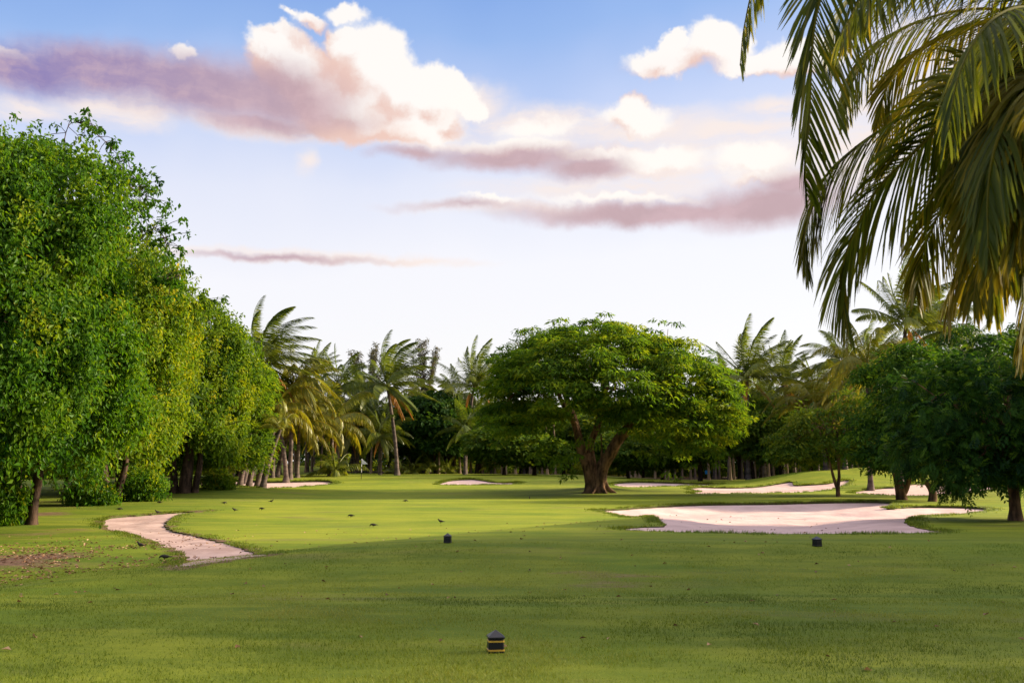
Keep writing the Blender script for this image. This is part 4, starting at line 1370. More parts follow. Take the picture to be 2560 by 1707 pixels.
# ------------------------------------------------------------------ the near palm hanging in from the right
def near_palm():
    r = np.random.default_rng(77)
    D = 6.8
    C = at(2700, 200, D)
    x, y = C[0] + 0.25, D
    root = link('coconut_palm', None, None, (x, y, gz(x, y) - 0.02))
    tag(root, 'near palm outside the right edge, its big dark fronds hanging into the picture', 'palm tree', 'coconut palms round the green')
    loc = np.array(root.location)
    g = Geo()
    H = C[2] - loc[2]
    add_tube(g, np.array([[0, 0, -.1], [0, 0, .3], [-.02, .05, 1.2], [-.1, .05, 2.4], [-.2, 0, H - .3], [-.25, 0, H]]), np.array([.26, .2, .17, .15, .15, .12]), 12, 0.05, 2)
    link('trunk', g.mesh('near_palm_trunk', M['palm_bark'], True), root)
    fr = [
        # pixel polyline with depth, leaflet length, pairs, gravity, tint, side sign hint, forward rake
        ([(2700, 200, 6.8), (2560, -120, 6.4), (2330, -260, 6.0), (2130, -170, 5.7), (2045, 20, 5.6), (2025, 220, 5.6), (2012, 380, 5.7), (2015, 490, 5.8)], 0.80, 84, 0.45, 0.35, 0.1),
        ([(2700, 200, 6.8), (2480, -330, 6.6), (2200, -420, 6.4), (1990, -250, 6.3), (1900, -80, 6.3), (1862, 60, 6.3), (1850, 165, 6.3)], 0.62, 64, 0.9, 0.4, 0.35),
        ([(2700, 200, 6.8), (2600, -40, 6.2), (2450, -130, 5.8), (2300, -120, 5.5), (2180, -40, 5.3), (2100, 90, 5.2)], 0.85, 60, 1.1, 0.35, 0.2),
        ([(2700, 200, 6.8), (2560, 60, 7.3), (2420, 62, 7.8), (2330, 110, 8.1), (2260, 160, 8.3), (2215, 225, 8.4), (2195, 320, 8.5)], 0.62, 60, 0.9, 0.7, 0.3),
        ([(2700, 200, 6.8), (2520, 190, 6.9), (2370, 245, 7.0), (2248, 298, 7.1), (2140, 368, 7.2), (2066, 440, 7.2), (2028, 528, 7.3), (2012, 602, 7.3), (2018, 670, 7.3)], 0.80, 78, 1.15, 0.5, 0.25),
        ([(2700, 200, 6.8), (2520, 200, 6.4), (2391, 262, 6.1), (2318, 348, 6.0), (2260, 404, 5.9), (2196, 470, 5.9), (2150, 551, 5.9), (2112, 643, 5.9), (2100, 717, 6.0), (2122, 832, 6.0)], 0.74, 84, 0.95, 0.45, 0.3),
        ([(2700, 200, 6.8), (2590, 230, 7.2), (2500, 300, 7.5), (2437, 390, 7.6), (2386, 462, 7.7), (2340, 551, 7.7), (2305, 640, 7.8), (2290, 740, 7.8)], 0.74, 66, 0.8, 0.6, 0.3),
        ([(2700, 200, 6.8), (2600, 260, 6.2), (2535, 350, 6.0), (2477, 465, 5.9), (2437, 580, 5.9), (2396, 690, 5.9), (2374, 740, 6.0), (2370, 800, 6.0)], 0.60, 74, 1.3, 0.85, 0.35),
        ([(2700, 200, 6.8), (2640, 290, 5.9), (2570, 410, 5.6), (2529, 525, 5.5), (2506, 640, 5.5), (2494, 700, 5.5), (2484, 780, 5.6)], 0.62, 72, 1.2, 0.55, 0.35),
        ([(2700, 200, 6.8), (2665, 360, 7.2), (2620, 520, 7.4), (2590, 680, 7.5), (2570, 800, 7.5), (2550, 900, 7.5)], 0.66, 70, 1.2, 0.7, 0.35),
        ([(2700, 200, 6.8), (2640, 60, 5.6), (2560, 20, 5.0), (2470, 60, 4.7), (2400, 180, 4.6), (2370, 330, 4.6)], 0.78, 64, 1.2, 0.3, 0.3),
        ([(2700, 200, 6.8), (2610, 200, 5.6), (2540, 260, 5.1), (2490, 360, 4.9), (2470, 480, 4.9), (2470, 620, 4.9)], 0.72, 64, 1.2, 0.4, 0.3),
        ([(2700, 200, 6.8), (2800, -60, 6.6), (2950, -80, 6.4), (3100, 100, 6.3), (3180, 400, 6.3)], 0.8, 54, 1.0, 0.5, 0.3),
        ([(2700, 200, 6.8), (2780, 100, 7.6), (2860, 100, 8.6), (2900, 220, 9.4), (2900, 420, 9.9)], 0.8, 54, 1.0, 0.5, 0.3),
        ([(2700, 200, 6.8), (2800, 260, 6.6), (2900, 420, 6.5), (2960, 700, 6.5)], 0.8, 54, 1.0, 0.5, 0.3),
    ]
    base0 = [(2700, 200, 6.8)]
    for tail, L_, K_, g_, t_ in [([(2540, 40, 7.6), (2380, 30, 8.0), (2230, 90, 8.3), (2140, 190, 8.4), (2110, 300, 8.5)], .66, 66, 1.1, .55),
                                 ([(2520, -60, 7.0), (2330, -110, 7.2), (2180, -60, 7.3), (2090, 60, 7.4), (2062, 190, 7.4)], .74, 66, 1.0, .4),
                                 ([(2560, -150, 5.9), (2380, -230, 5.5), (2230, -210, 5.3), (2130, -120, 5.2)], .85, 56, 1.3, .4),
                                 ([(2560, 120, 8.2), (2430, 150, 8.8), (2310, 220, 9.2), (2230, 320, 9.4), (2200, 420, 9.4)], .66, 66, 1.1, .75),
                                 ([(2600, 60, 7.8), (2500, 90, 8.2), (2420, 170, 8.5), (2370, 280, 8.6), (2350, 400, 8.6)], .66, 60, 1.1, .8)]:
        fr.append((base0 + tail, L_, K_, g_, t_, 0.3))
    n_named = len(fr)
    for i in range(30):
        tx, ty = 2400 + 200 * r.random(), 330 + 430 * r.random()
        dp = 4.9 + 3.6 * r.random()
        sx = 2700 - (2700 - tx) * 0.55
        fr.append(([(2700, 200, 6.8), (sx, 160 + 120 * r.random(), (6.8 + dp) / 2), (tx + 60, ty * 0.55 + 60, dp), (tx + 18, ty * 0.8 + 40, dp), (tx, ty, dp)], 0.74, 70, 1.0, 0.25 + 0.65 * r.random(), 0.3))
    for i, (pix, L, K, gr, tn, fwd) in enumerate(fr):
        pts = np.array([at(*q) for q in pix]) - loc
        rach = spline(pts, 40)
        h = pts[-1] - pts[0]
        az = math.atan2(h[1], h[0])
        side = np.array([-math.sin(az), math.cos(az), 0]) * 0.75 + np.array([math.cos(az), math.sin(az), 0]) * 0.30
        if i == 0:
            side = np.array([1.0, 0.35, 0.1])
        elif i >= n_named:
            side = unit(np.array([r.normal(), r.normal() * 0.6, 0.0]))
        elif i in (5, 7, 9):
            side = np.array([0.8, 0.6, 0.0])
        me = frond_mesh('near_palm_frond', 'frond_near', rach, L, int(K * 1.95), 5, 0.0148, gr, np.zeros(3), r, side, 0.10, 0.017, tn, 0.14, 0.03, 0.1, fwd, np.array([0.42, 0.1, -0.2]) if i == 0 else (np.array([0.2, 0, -0.45]) if i == 1 else None))
        link('frond', me, root)


near_palm()

# ------------------------------------------------------------------ the wood behind
def round_crown(seed, rx, rz, n, per, lf, lw, flat=1.0):
    r = np.random.default_rng(seed)
    lob = [(0, 0, 0, rx, rx, rz)] + [(rx * 0.55 * math.cos(a), rx * 0.55 * math.sin(a), rz * 0.2 * math.sin(a * 2.3), rx * 0.6, rx * 0.6, rz * 0.62) for a in np.linspace(0, 6.28, 6)[:-1] + seed]
    c, d = lobe_clumps(lob, n, r, (0.72, 1.05), seed, 0.34, 0.6)
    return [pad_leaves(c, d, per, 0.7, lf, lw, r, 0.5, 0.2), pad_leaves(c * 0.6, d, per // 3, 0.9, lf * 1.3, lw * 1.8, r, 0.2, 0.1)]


def wood_trunk(seed, h, r0, fork=True):
    r = np.random.default_rng(seed)
    g = Geo()
    lean = r.normal() * 0.3
    p = spline([(0, 0, -0.2), (lean * .2, 0, h * .3), (lean * .6, 0.1, h * .65), (lean, 0, h)], 14)
    add_tube(g, p, r0 * np.concatenate([[1.6, 1.2], np.linspace(1.0, .6, 12)]), 9, 0.15, seed)
    if fork:
        limbs(g, p[5], [(lean + 1.1, .3, h * 1.05), (lean - 1.2, -.2, h * 1.0)], r0 * .65, r, .4, 6, .03, 0, .8, seed)
    limbs(g, p[-1], [(1.6, .5, h + 1), (-1.5, .6, h + 1.1)], r0 * .5, r, .4, 6, .03, 0, .9, seed)
    return g.mesh('wood_trunk', M['bark'], True)


CR = {
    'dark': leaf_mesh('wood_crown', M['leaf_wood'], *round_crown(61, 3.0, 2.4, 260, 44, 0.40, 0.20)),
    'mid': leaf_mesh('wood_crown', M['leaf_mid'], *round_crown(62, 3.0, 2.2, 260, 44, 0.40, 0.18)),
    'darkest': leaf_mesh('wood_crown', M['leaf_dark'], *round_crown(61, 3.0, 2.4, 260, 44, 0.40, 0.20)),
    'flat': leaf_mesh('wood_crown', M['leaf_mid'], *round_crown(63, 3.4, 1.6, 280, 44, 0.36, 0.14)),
}
WT = [wood_trunk(71, 3.2, 0.17), wood_trunk(72, 3.4, 0.14, False), wood_trunk(73, 3.0, 0.22)]


def wood_tree(x, y, kind, tr, label, crown_z, s=(1, 1, 1), rot=0.0, group='trees of the far wood', barky=None):
    root = link('wood_tree', None, None, (x, y, gz(x, y) - 0.03))
    tag(root, label, 'tree', group)
    t = link('trunk', WT[tr], root)
    t.scale = (1, 1, max(0.5, (crown_z - s[2] * 1.2) / 3.2))
    t.rotation_euler = (0, 0, rot)
    c = link('crown', CR[kind], root, (0, 0, crown_z))
    c.scale = s
    c.rotation_euler = (0, 0, rot)
    return root


def wood_px(px, py, depth, kind, tr, label, rx, rz, rot=0.0):
    c = at(px, py, depth)
    k = depth / FPX
    base = {'dark': (3.0, 2.4), 'darkest': (3.0, 2.4), 'mid': (3.0, 2.2), 'flat': (3.4, 1.6)}[kind]
    sx, sz = rx * k / base[0] * 0.92, rz * k / base[1] * 0.92
    z0 = gz(c[0], depth)
    return wood_tree(c[0], depth, kind, tr, label, c[2] - z0, (sx, sx * 0.9, sz), rot)


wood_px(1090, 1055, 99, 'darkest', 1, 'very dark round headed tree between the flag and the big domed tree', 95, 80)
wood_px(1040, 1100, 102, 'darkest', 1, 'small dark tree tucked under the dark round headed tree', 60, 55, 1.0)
wood_px(1260, 1105, 88, 'mid', 0, 'shaded tree with a forked pale stem left of the big domed tree', 95, 55)
wood_px(1335, 1120, 90, 'mid', 2, 'low shaded tree behind the left foot of the big domed tree', 90, 45, 2.0)
wood_px(1570, 1120, 90, 'mid', 1, 'shaded tree just behind the right limb of the big domed tree', 90, 55, 0.6)
wood_px(1655, 1115, 92, 'mid', 0, 'tree with a vee shaped forked stem behind the thin bunker', 85, 55, 0.0)
wood_px(1748, 1095, 90, 'mid', 2, 'tree with a thick sunlit stem behind the thin bunker', 90, 60, 1.7)
wood_px(1880, 1055, 88, 'flat', 1, 'flat topped grey green tree right of the big domed tree', 120, 70, 0.3)
wood_px(1950, 1110, 86, 'flat', 0, 'low spreading tree behind the grassy mound', 110, 45, 2.1)
wood_px(2030, 1105, 90, 'mid', 1, 'tree with a reddish stem standing on the grassy mound', 90, 55, 0.9)
wood_px(2170, 1060, 84, 'dark', 1, 'dark tree in the gap between the young tree and the dark feathery tree', 90, 90, 0.4)
wood_px(1200, 1085, 104, 'dark', 0, 'dark bushy tree under the pale upright palm', 85, 60, 1.5)

r_ = np.random.default_rng(91)
for row, (yy, n) in enumerate([(108, 15), (117, 17), (128, 19)]):
    for k in range(n):
        fx = -62 + 124 * (k + 0.5 + r_.normal() * 0.2) / n
        y_ = yy + r_.normal() * 2.2
        if -36 < fx * y_ / 110 < -19 and y_ < 124:
            continue
        kind = ['dark', 'mid', 'mid'][(k + row) % 3]
        cz = 4.6 + r_.normal() * 0.35 + row * 0.35
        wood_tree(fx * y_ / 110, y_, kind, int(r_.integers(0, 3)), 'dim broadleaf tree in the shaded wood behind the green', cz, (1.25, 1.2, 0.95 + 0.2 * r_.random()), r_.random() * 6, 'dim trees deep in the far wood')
# bare upright stems standing in front of the dark wood
stem = trunk_mesh(0.2, 9, 0.13, 0.09)
stem.materials.clear()
stem.materials.append(M['bark_pale'])
for k in range(70):
    px = 720 + k * 19 + r_.normal() * 8
    if 1390 < px < 1560 or px > 2000:
        continue
    y_ = 98 + 9 * r_.random()
    c = at(px, 1170, y_)
    root = link('coconut_palm', None, None, (c[0], y_, gz(c[0], y_) - .05))
    tag(root, 'slim bare palm stem rising into the canopy of the far wood', 'palm tree', 'slim palm stems before the dim wood')
    t = link('trunk', stem, root)
    hh = 5.0 + r_.random()
    t.scale = (1 if r_.random() > .5 else -1, 1, hh)
    for nm, me in PK['dull'].items[:7]:
        f = link(nm, me, root, (0.2 * t.scale[0], 0, hh))
        f.rotation_euler = (0, 0, px)
        f.scale = (0.62,) * 3


def belt():
    """far-off wood closing the view, one mass of foliage"""
    r = np.random.default_rng(95)
    parts = []
    n = 5200
    a = R(-50) + R(100) * r.random(n)
    rad = 146 + 14 * r.random(n)
    z = 7.5 * r.random(n) ** 1.3 - 0.4
    c = np.stack([np.sin(a) * rad, np.cos(a) * rad, z + 0.3], -1)
    d = unit(np.stack([-np.sin(a), -np.cos(a), 0.3 + 0 * a], -1))
    parts.append(pad_leaves(c, d, 26, 1.5, 0.8, 0.4, r, 0.3, 0.15))
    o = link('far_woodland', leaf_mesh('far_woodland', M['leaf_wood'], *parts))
    tag(o, 'dark mass of far woodland closing the view between the stems', None, None, 'stuff')
    # understorey at the foot of the wood
    n = 1300
    a = R(-36) + R(72) * r.random(n)
    rad = 120 + 16 * r.random(n)
    c = np.stack([np.sin(a) * rad, np.cos(a) * rad, 0.4 + 1.6 * r.random(n) ** 1.5 + 0.5], -1)
    d = unit(np.stack([-np.sin(a), -np.cos(a), 0.6 + 0 * a], -1))
    o = link('undergrowth', leaf_mesh('undergrowth', M['leaf_mid'], pad_leaves(c, d, 40, 0.8, 0.5, 0.18, r, 0.65, 0.3)))
    tag(o, 'low scrub and undergrowth at the foot of the far wood', None, None, 'stuff')


belt()


# wispy needle trees behind the tall palm
def wisp_tree(px0, px1, ptop, depth, label, seed, n=9):
    r = np.random.default_rng(seed)
    c = at((px0 + px1) / 2, 1170, depth)
    root = tree_root('wispy_tree', c[0], depth, label)
    loc = np.array(root.location)
    g = Geo()
    parts = []
    top = at(px0, ptop, depth)[2] - loc[2]
    add_tube(g, spline([(0, 0, -.2), (.1, 0, 3), (0, 0, top * .62)], 10), np.linspace(.2, .1, 10), 8, .1, seed)
    for k in range(n):
        u = (k + .5) / n
        px = px0 + (px1 - px0) * u
        e = at(px + r.normal() * 6, ptop + 50 * r.random() + 55 * abs(u - 0.5), depth + r.normal() * .8) - loc
        s = np.array([e[0] * .15, 0, e[2] * .45])
        sp = spline([s, (s + e) / 2 + [e[0] * -.1, 0, .2], e], 16)
        add_tube(g, sp, np.linspace(.06, .015, 16), 5)
        cc = sp[5:]
        cc = np.repeat(cc, 4, 0) + r.normal(size=(len(cc) * 4, 3)) * [0.15, 0.2, 0.2]
        dd = unit(r.normal(size=cc.shape) * .5 + (e - s))
        w_ = spray_leaves(cc, dd, 10, .2, .34, .075, r, -.3, .2, .5, .2)
        parts.append(w_)
    link('crown', leaf_mesh('wispy_crown', M['leaf_wisp'], *parts), root)
    link('trunk', g.mesh('wispy_trunk', M['bark_pale'], True), root)


wisp_tree(875, 965, 838, 108, 'wispy grey green tree with upright plumes, left of the wind combed palm head', 97, 10)
wisp_tree(1015, 1100, 846, 110, 'wispy grey green tree with slanting plumes, right of the wind combed palm head', 98, 9)


# shrub between the left trees
def shrub(px, py, rx, rz, label, seed, m='leaf_left', leaf=0.16):
    r = np.random.default_rng(seed)
    b = ground(px, py)
    root = tree_root('shrub', b[0], b[1], label, 'shrub', 'shrubs under the left trees')
    lob = [(0, 0, rz * .8, rx, rx, rz), (rx * .5, -.2, rz * .6, rx * .6, rx * .7, rz * .6), (-rx * .5, .1, rz * .6, rx * .6, rx * .7, rz * .6)]
    c, d = lobe_clumps(lob, 150, r, (.6, 1.05), seed, .3, .8, .08)
    link('crown', leaf_mesh('shrub_crown', M[m], spray_leaves(c, d, 46, .32, leaf, leaf * .45, r, .3, .5, .5, .2)), root)
    g = Geo()
    for k in range(7):
        e = c[k * 9]
        add_tube(g, spline([(r.normal() * .1, r.normal() * .1, -.1), e * .5 + [0, 0, .1], e], 7), np.linspace(.035, .012, 7), 5)
    link('stems', g.mesh('shrub_stems', M['bark'], True), root)


shrub(352, 1252, 0.95, 0.95, 'rounded leafy shrub between the second and third left trunks', 101)
shrub(230, 1262, 0.9, 0.7, 'trailing low shrub left of the second trunk in the left row', 102)
shrub(545, 1222, 0.7, 0.6, 'small bright shrub right of the thick creeper covered trunk', 103, 'leaf_yellow', .2)
shrub(0, 1312, 0.6, 1.15, 'leafy shrub with large drooping leaves at the far left edge', 104, 'leaf_left', .17)

# row of further trees behind the left ones, seen as shade and stems below the crowns
for k, (x, y) in enumerate([(-25, 36), (-27, 48), (-29, 58), (-31, 70), (-33, 84), (-24, 88), (-30, 96), (-23, 54)]):
    wood_tree(x, y, 'dark' if k % 2 else 'mid', k % 3, 'shaded tree standing behind the left row', 5.6, (1.5, 1.5, 1.5), k * 1.3, 'shaded trees behind the left row')
# unseen trees added out of frame on the right to shade the tee
for k, (x, y, s, z) in enumerate([(60, 33.5, 1.9, 19.0), (64, 29.5, 2.0, 20.5), (58, 26.5, 1.8, 18.0), (68, 35.5, 1.9, 24.0), (34, 20.0, 1.3, 11.0), (33, 8.0, 1.4, 10.5), (31, 4.0, 1.5, 10.0), (48, 24.5, 1.5, 15.0), (45, 9.5, 1.6, 14.0)]):
    wood_tree(x, y, 'mid', k % 3, 'tall unseen tree added outside the right edge to shade the tee', z, (s, s, s * 1.7), k * 1.1, 'unseen trees added outside the right edge to shade the tee')


# ------------------------------------------------------------------ small things
def plain(name, col, rough=0.5, spec=0.4):
    m, t = mat(name)
    tc = t.n('ShaderNodeTexCoord').outputs['Object']
    n = t.noise(tc, 30.0, 4.0)
    c = t.mix(t.smooth(n, 0.3, 0.8), tuple(x * 0.8 for x in col), tuple(min(1, x * 1.15) for x in col))
    finish(t, bsdf(t, c, rough, spec))
    return m


M['marker_black'] = plain('marker_black', (0.004, 0.004, 0.005), 0.5, 0.3)
M['marker_cap'] = plain('marker_cap', (0.012, 0.011, 0.020), 0.28, 0.5)
M['marker_gold'] = plain('marker_gold', (0.55, 0.32, 0.03), 0.4, 0.5)
M['marker_grey'] = plain('marker_grey', (0.010, 0.010, 0.013), 0.4, 0.4)
M['white'] = plain('flag_white', (0.80, 0.78, 0.82), 0.6, 0.2)
M['pole_dark'] = plain('pole_dark', (0.03, 0.018, 0.015), 0.5, 0.3)
M['bird'] = plain('bird_feathers', (0.028, 0.022, 0.018), 0.6, 0.2)
M['blue'] = plain('board_blue', (0.02, 0.25, 0.62), 0.5, 0.3)


def sq_rings(rings, bevel=0.16):
    """square-section body with chamfered corners; rings of (z, half width)"""
    out = []
    for z, h in rings:
        c = h * bevel
        for (a, b) in [(h, -h + c), (h, h - c), (h - c, h), (-h + c, h), (-h, h - c), (-h, -h + c), (-h + c, -h), (h - c, -h)]:
            out.append((a, b, z))
    v = np.array(out)
    n = len(rings)
    i = np.arange(n - 1)[:, None] * 8
    j = np.arange(8)[None]
    f = np.stack([i + j, i + (j + 1) % 8, i + 8 + (j + 1) % 8, i + 8 + j], -1).reshape(-1, 4)
    caps = np.array([list(range(7, -1, -1)), [(n - 1) * 8 + k for k in range(8)]])
    return v, f, caps


def tee_marker(px, py, label, rot, gold):
    b = ground(px, py)
    root = link('tee_marker', None, None, (b[0], b[1], b[2] - 0.004))
    root.rotation_euler = (0, 0, rot)
    tag(root, label, 'tee marker', 'tee markers on the teeing ground')

    def part(nm, rings, m, bev=0.16):
        g = Geo()
        v, f, c = sq_rings(rings, bev)
        g.add(v, f)
        g.addf(c)
        return link(nm, g.mesh('marker_' + nm, M[m]), root)
    part('body', [(0, .066), (.006, .070), (.120, .066), (.124, .060)], 'marker_black')
    part('cap', [(.124, .062), (.128, .074), (.138, .075), (.142, .072), (.188, .010), (.193, .003)], 'marker_cap', 0.1)
    bm = 'marker_gold' if gold else 'marker_grey'
    part('band', [(.018, .0690), (.020, .0730), (.032, .0728), (.034, .0686)], bm)
    part('band', [(.094, .0668), (.096, .0708), (.108, .0706), (.110, .0664)], bm)


tee_marker(1239, 1630, 'nearest black tee marker with pyramid cap and two gold bands', R(8), True)
tee_marker(1119, 1357, 'distant plain black tee marker left of centre, below the birds', R(-6), False)
tee_marker(2043, 1365, 'distant plain black tee marker on the right, below the wide bunker', R(24), False)


def flagstick():
    b = ground(903, 1197)
    root = link('flagstick', None, None, (b[0], b[1], b[2] - 0.02))
    tag(root, 'golf flagstick with a white pennant on the putting green', 'flag')
    k = b[1] / FPX
    top = (1197 - 1147) * k
    g = Geo()
    zs = np.linspace(0, top, 24)
    add_tube(g, np.stack([0.02 * zs / top, 0 * zs, zs], -1), 0.022, 8)
    me = g.mesh('flag_pole', M['white'])
    me.materials.append(M['pole_dark'])
    for p in me.polygons:
        u = p.center.z / top
        if u < 0.26 or 0.28 < u < 0.36 or 0.50 < u < 0.62:
            p.material_index = 1
    link('pole', me, root)
    g = Geo()
    n, m_ = 14, 8
    vv = []
    for i in range(n):
        for j in range(m_):
            u, w = i / (n - 1), j / (m_ - 1)
            hh = 0.40 * (1 - u * 0.97)
            z = top - 0.01 - 0.40 * u * 0.95 - hh * w * (1 - 0.0) + (0 if u < 1 else 0)
            vv.append((0.045 + 0.46 * u, 0.05 * math.sin(u * 5 + w) * u, max(z, top - 0.44 - 0.03 * u)))
    vv = np.array(vv)
    i = np.arange(n - 1)[:, None] * m_
    j = np.arange(m_ - 1)[None]
    f = np.stack([i + j, i + m_ + j, i + m_ + j + 1, i + j + 1], -1).reshape(-1, 4)
    back = vv + [0, 0.006, 0]
    g.add(vv, f)
    g.add(back, f[:, ::-1])
    link('pennant', g.mesh('flag_pennant', M['white'], True), root)


flagstick()


def bird_mesh(peck, seed):
    g = Geo()
    if peck:
        sp = [(.128, 0, .035), (.118, 0, .050), (.105, 0, .070), (.090, 0, .088), (.060, 0, .096), (.020, 0, .092), (-.030, 0, .086), (-.075, 0, .086), (-.11, 0, .084), (-.17, 0, .078)]
    else:
        sp = [(.118, 0, .150), (.100, 0, .154), (.085, 0, .158), (.066, 0, .146), (.048, 0, .118), (.015, 0, .094), (-.030, 0, .084), (-.070, 0, .078), (-.105, 0, .074), (-.165, 0, .070)]
    rad = [.002, .006, .018, .021, .026, .040, .042, .030, .014, .010]
    p = spline(sp, 24)
    rr = np.interp(np.linspace(0, 9, 24), np.arange(10), rad)
    add_tube(g, p, rr, 10)
    v = g.v[0]
    tail = v[:, 0] < -.10
    v[tail, 1] *= 1.7
    for s in (-1, 1):
        add_tube(g, np.array([(.0, s * .018, .07), (.008, s * .018, .035), (-.004, s * .018, .0)]), np.array([.008, .005, .004]), 6)
        add_tube(g, np.array([(-.012, s * .018, .003), (.006, s * .018, .003), (.026, s * .022, .002)]), .004, 5)
    return g.mesh('bird_body', M['bird'], True)


BM = [bird_mesh(True, 1), bird_mesh(False, 2)]
BIRDS = [(350, 1369, 1, 2.8, 'dark bird standing on the left grass, behind the pecking bird'), (411, 1400, 0, 3.2, 'nearest dark bird pecking beside the lower end of the sandy path'),
         (393, 1284, 1, 3.6, 'dark bird standing on the upper edge of the sandy path'), (398, 1259, 0, 3.0, 'dark bird feeding near the shrub under the left trees'),
         (561, 1260, 0, 0.4, 'dark bird above the far end of the sandy path'), (586, 1278, 1, 3.5, 'small dark bird just past the tip of the sandy path'),
         (654, 1275, 0, 2.9, 'dark bird pecking on the sunlit fairway right of the path tip'), (679, 1256, 1, 0.2, 'farthest small dark bird above the path tip group'),
         (1014, 1255, 0, 0.1, 'dark bird alone at mid fairway in the shade line'), (877, 1293, 0, 3.1, 'dark bird left of the pair at mid fairway'),
         (933, 1317, 0, 3.3, 'long tailed dark bird crouched at mid fairway left of the far marker'), (1101, 1308, 1, 3.1, 'upright dark bird with raised head just above the far left marker'),
         (1324, 1247, 1, 1.6, 'dark bird in the shadow of the big domed tree'), (299, 1276, 0, 0.3, 'dark bird in the shade below the second left trunk')]
for (px, py, k, rot, lb) in BIRDS:
    b = ground(px, py)
    o = link('bird', BM[k], None, (b[0], b[1], b[2] - 0.004))
    o.rotation_euler = (0, 0, rot)
    o.scale = (0.92,) * 3
    tag(o, lb, 'bird', 'dark birds feeding on the grass')


def blue_board():
    c = at(1769, 1180, 104)
    z0 = gz(c[0], 104)
    root = link('notice_board', None, None, (c[0], 104, z0))
    tag(root, 'tiny bright blue board among the dark stems of the far wood', 'sign')
    h = c[2] - z0
    g = Geo()
    v, f, cp = sq_rings([(h - .19, .24), (h - .17, .26), (h + .17, .26), (h + .19, .24)], .05)
    v[:, 1] *= 0.06
    g.add(v, f)
    g.addf(cp)
    link('board', g.mesh('board_panel', M['blue']), root)
    g = Geo()
    add_tube(g, np.array([(0, .04, -.2), (0, .04, h * .5), (0, .04, h)]), .03, 6)
    link('post', g.mesh('board_post', M['bark']), root)


blue_board()


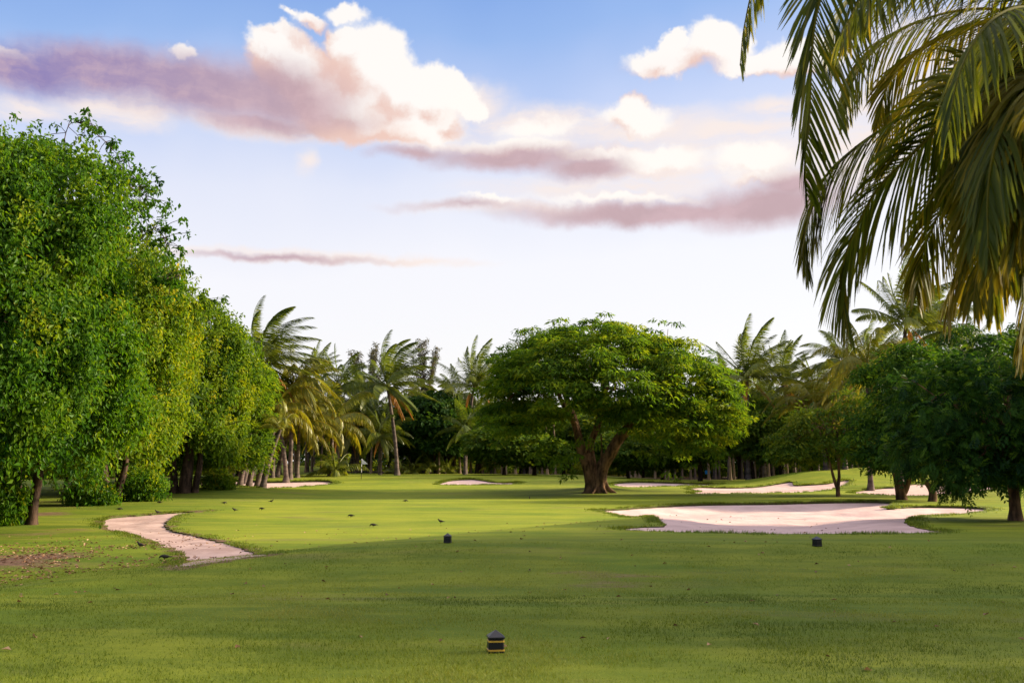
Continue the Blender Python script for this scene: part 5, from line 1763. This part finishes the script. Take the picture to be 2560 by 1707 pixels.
# ------------------------------------------------------------------ blades, rim fringe and fallen leaves
def blades():
    r = np.random.default_rng(111)
    # mown turf close to the camera
    n = 330000
    y = 6.4 + (20.0 - 6.4) * r.random(n) ** 1.35
    x = (r.random(n) * 2 - 1) * (y * 0.56 + 0.4)
    q = np.stack([x * 1.6, y * 1.6, 0 * x], -1)
    dens = fbm(q, 41)
    keep = r.random(n) < np.clip(0.25 + 1.5 * (dens - 0.3), 0.1, 1)
    x, y, dens = x[keep], y[keep], dens[keep]
    n = len(x)
    z = height(x, y)
    h = (0.012 + 0.020 * r.random(n)) * (0.7 + 0.8 * dens)
    a = r.random(n) * 6.283
    lean = 0.5 + 0.7 * r.random(n)
    tip = np.stack([x + np.cos(a) * h * lean, y + np.sin(a) * h * lean, z + h], -1)
    w = 0.0022 + 0.0016 * r.random(n)
    sd = np.stack([-np.sin(a), np.cos(a), 0 * a], -1) * w[:, None]
    base = np.stack([x, y, z - 0.002], -1)
    v = np.stack([base - sd, base + sd, tip], 1).reshape(-1, 3)
    f = np.arange(n * 3).reshape(-1, 3)
    big = fbm(np.stack([x * .35, y * .6, 0 * x], -1), 77)
    t = np.clip(0.45 + r.normal(size=n) * 0.13 + (big - 0.5) * 1.5, 0, 1)
    o = link('grass_blades', new_mesh('grass_blades', v, f, M['blade'], {'tint': np.repeat(t, 3)}))
    tag(o, 'short mown grass blades across the near tee', None, None, 'stuff')
    # rough fringe round the rims
    P, D = [], []
    for k, wl in enumerate(LIP_LINES):
        per = {0: 7000, 1: 5200}.get(k, 1800)
        seg = np.vstack([wl, wl[:1]])
        ln = np.linalg.norm(np.diff(seg, axis=0), axis=1)
        cum = np.concatenate([[0], np.cumsum(ln)])
        s = r.random(per) * cum[-1]
        px = np.interp(s, cum, seg[:, 0])
        py = np.interp(s, cum, seg[:, 1])
        off = np.abs(r.normal(size=per)) * 0.22 + 0.02
        ee = 0.05
        pxy = np.stack([px, py], -1) + r.normal(size=(per, 2)) * 0.05
        # push outwards along the sdf gradient
        g0 = poly_sdf(pxy, wl)
        gx = poly_sdf(pxy + [ee, 0], wl) - g0
        gy = poly_sdf(pxy + [0, ee], wl) - g0
        gr = unit(np.stack([gx, gy], -1))
        pxy = pxy + gr * (off - g0)[:, None]
        fringe = fbm(np.stack([pxy[:, 0] * 1.2, pxy[:, 1] * 1.2, 0 * off], -1), 55 + k)
        kp = r.random(per) < np.clip((fringe - 0.3) * 3, 0.15, 1)
        P.append(np.column_stack([pxy[kp], np.full(kp.sum(), {0: 0.7, 1: 0.5}.get(k, 1.0)) * (0.5 + fringe[kp])]))
        D.append(-gr[kp])
    P = np.vstack(P)
    D = np.vstack(D)
    m = 4
    P = np.repeat(P, m, 0)
    D = np.repeat(D, m, 0)
    n = len(P)
    x, y = P[:, 0] + r.normal(size=n) * .04, P[:, 1] + r.normal(size=n) * .04
    z = height(x, y) - 0.02
    h = (0.05 + 0.09 * r.random(n)) * P[:, 2]
    a = np.arctan2(D[:, 1], D[:, 0]) + r.normal(size=n) * 1.1
    tip = np.stack([x + np.cos(a) * h * .7, y + np.sin(a) * h * .7, z + h], -1)
    w = 0.006 + 0.00022 * np.hypot(x, y)
    sd = np.stack([-np.sin(a), np.cos(a), 0 * a], -1) * w[:, None]
    base = np.stack([x, y, z], -1)
    v = np.stack([base - sd, base + sd, tip], 1).reshape(-1, 3)
    o = link('rough_grass', new_mesh('rough_grass', v, np.arange(n * 3).reshape(-1, 3), M['blade'], {'tint': np.repeat(np.clip(.35 + r.normal(size=n) * .22, 0, 1), 3)}))
    tag(o, 'rough unmown grass fringing the bunkers and the sandy path', None, None, 'stuff')
    # fallen leaves under the left trees, thin elsewhere
    n1, n2 = 2600, 220
    x = np.concatenate([-10.3 + r.normal(size=n1) * 1.8, (r.random(n2) * 2 - 1) * 9])
    y = np.concatenate([20.5 + r.normal(size=n1) * 3.4, 8 + 26 * r.random(n2)])
    kp = fbm(np.stack([x * .7, y * .7, 0 * x], -1), 66) > 0.45
    kp[n1:] = True
    x, y = x[kp], y[kp]
    n = len(x)
    pos = np.stack([x, y, height(x, y) + .012], -1)
    a = r.random(n) * 6.28
    ax = np.stack([np.cos(a), np.sin(a), r.normal(size=n) * .25], -1)
    nr = unit(np.array([0, 0, 1.0]) + r.normal(size=(n, 3)) * .35)
    sz = .05 + .05 * r.random(n)
    o = link('fallen_leaves', leaf_mesh('fallen_leaves', M['litter'], leaf_geo(pos, ax, nr, sz, sz * .6, r.random(n))))
    tag(o, 'brown fallen leaves lying on the grass under the left trees', None, None, 'stuff')


blades()
print('objects', len(bpy.data.objects), 'meshes', len(bpy.data.meshes), 'tris', sum(len(o.data.polygons) for o in bpy.data.objects if o.type == 'MESH'))
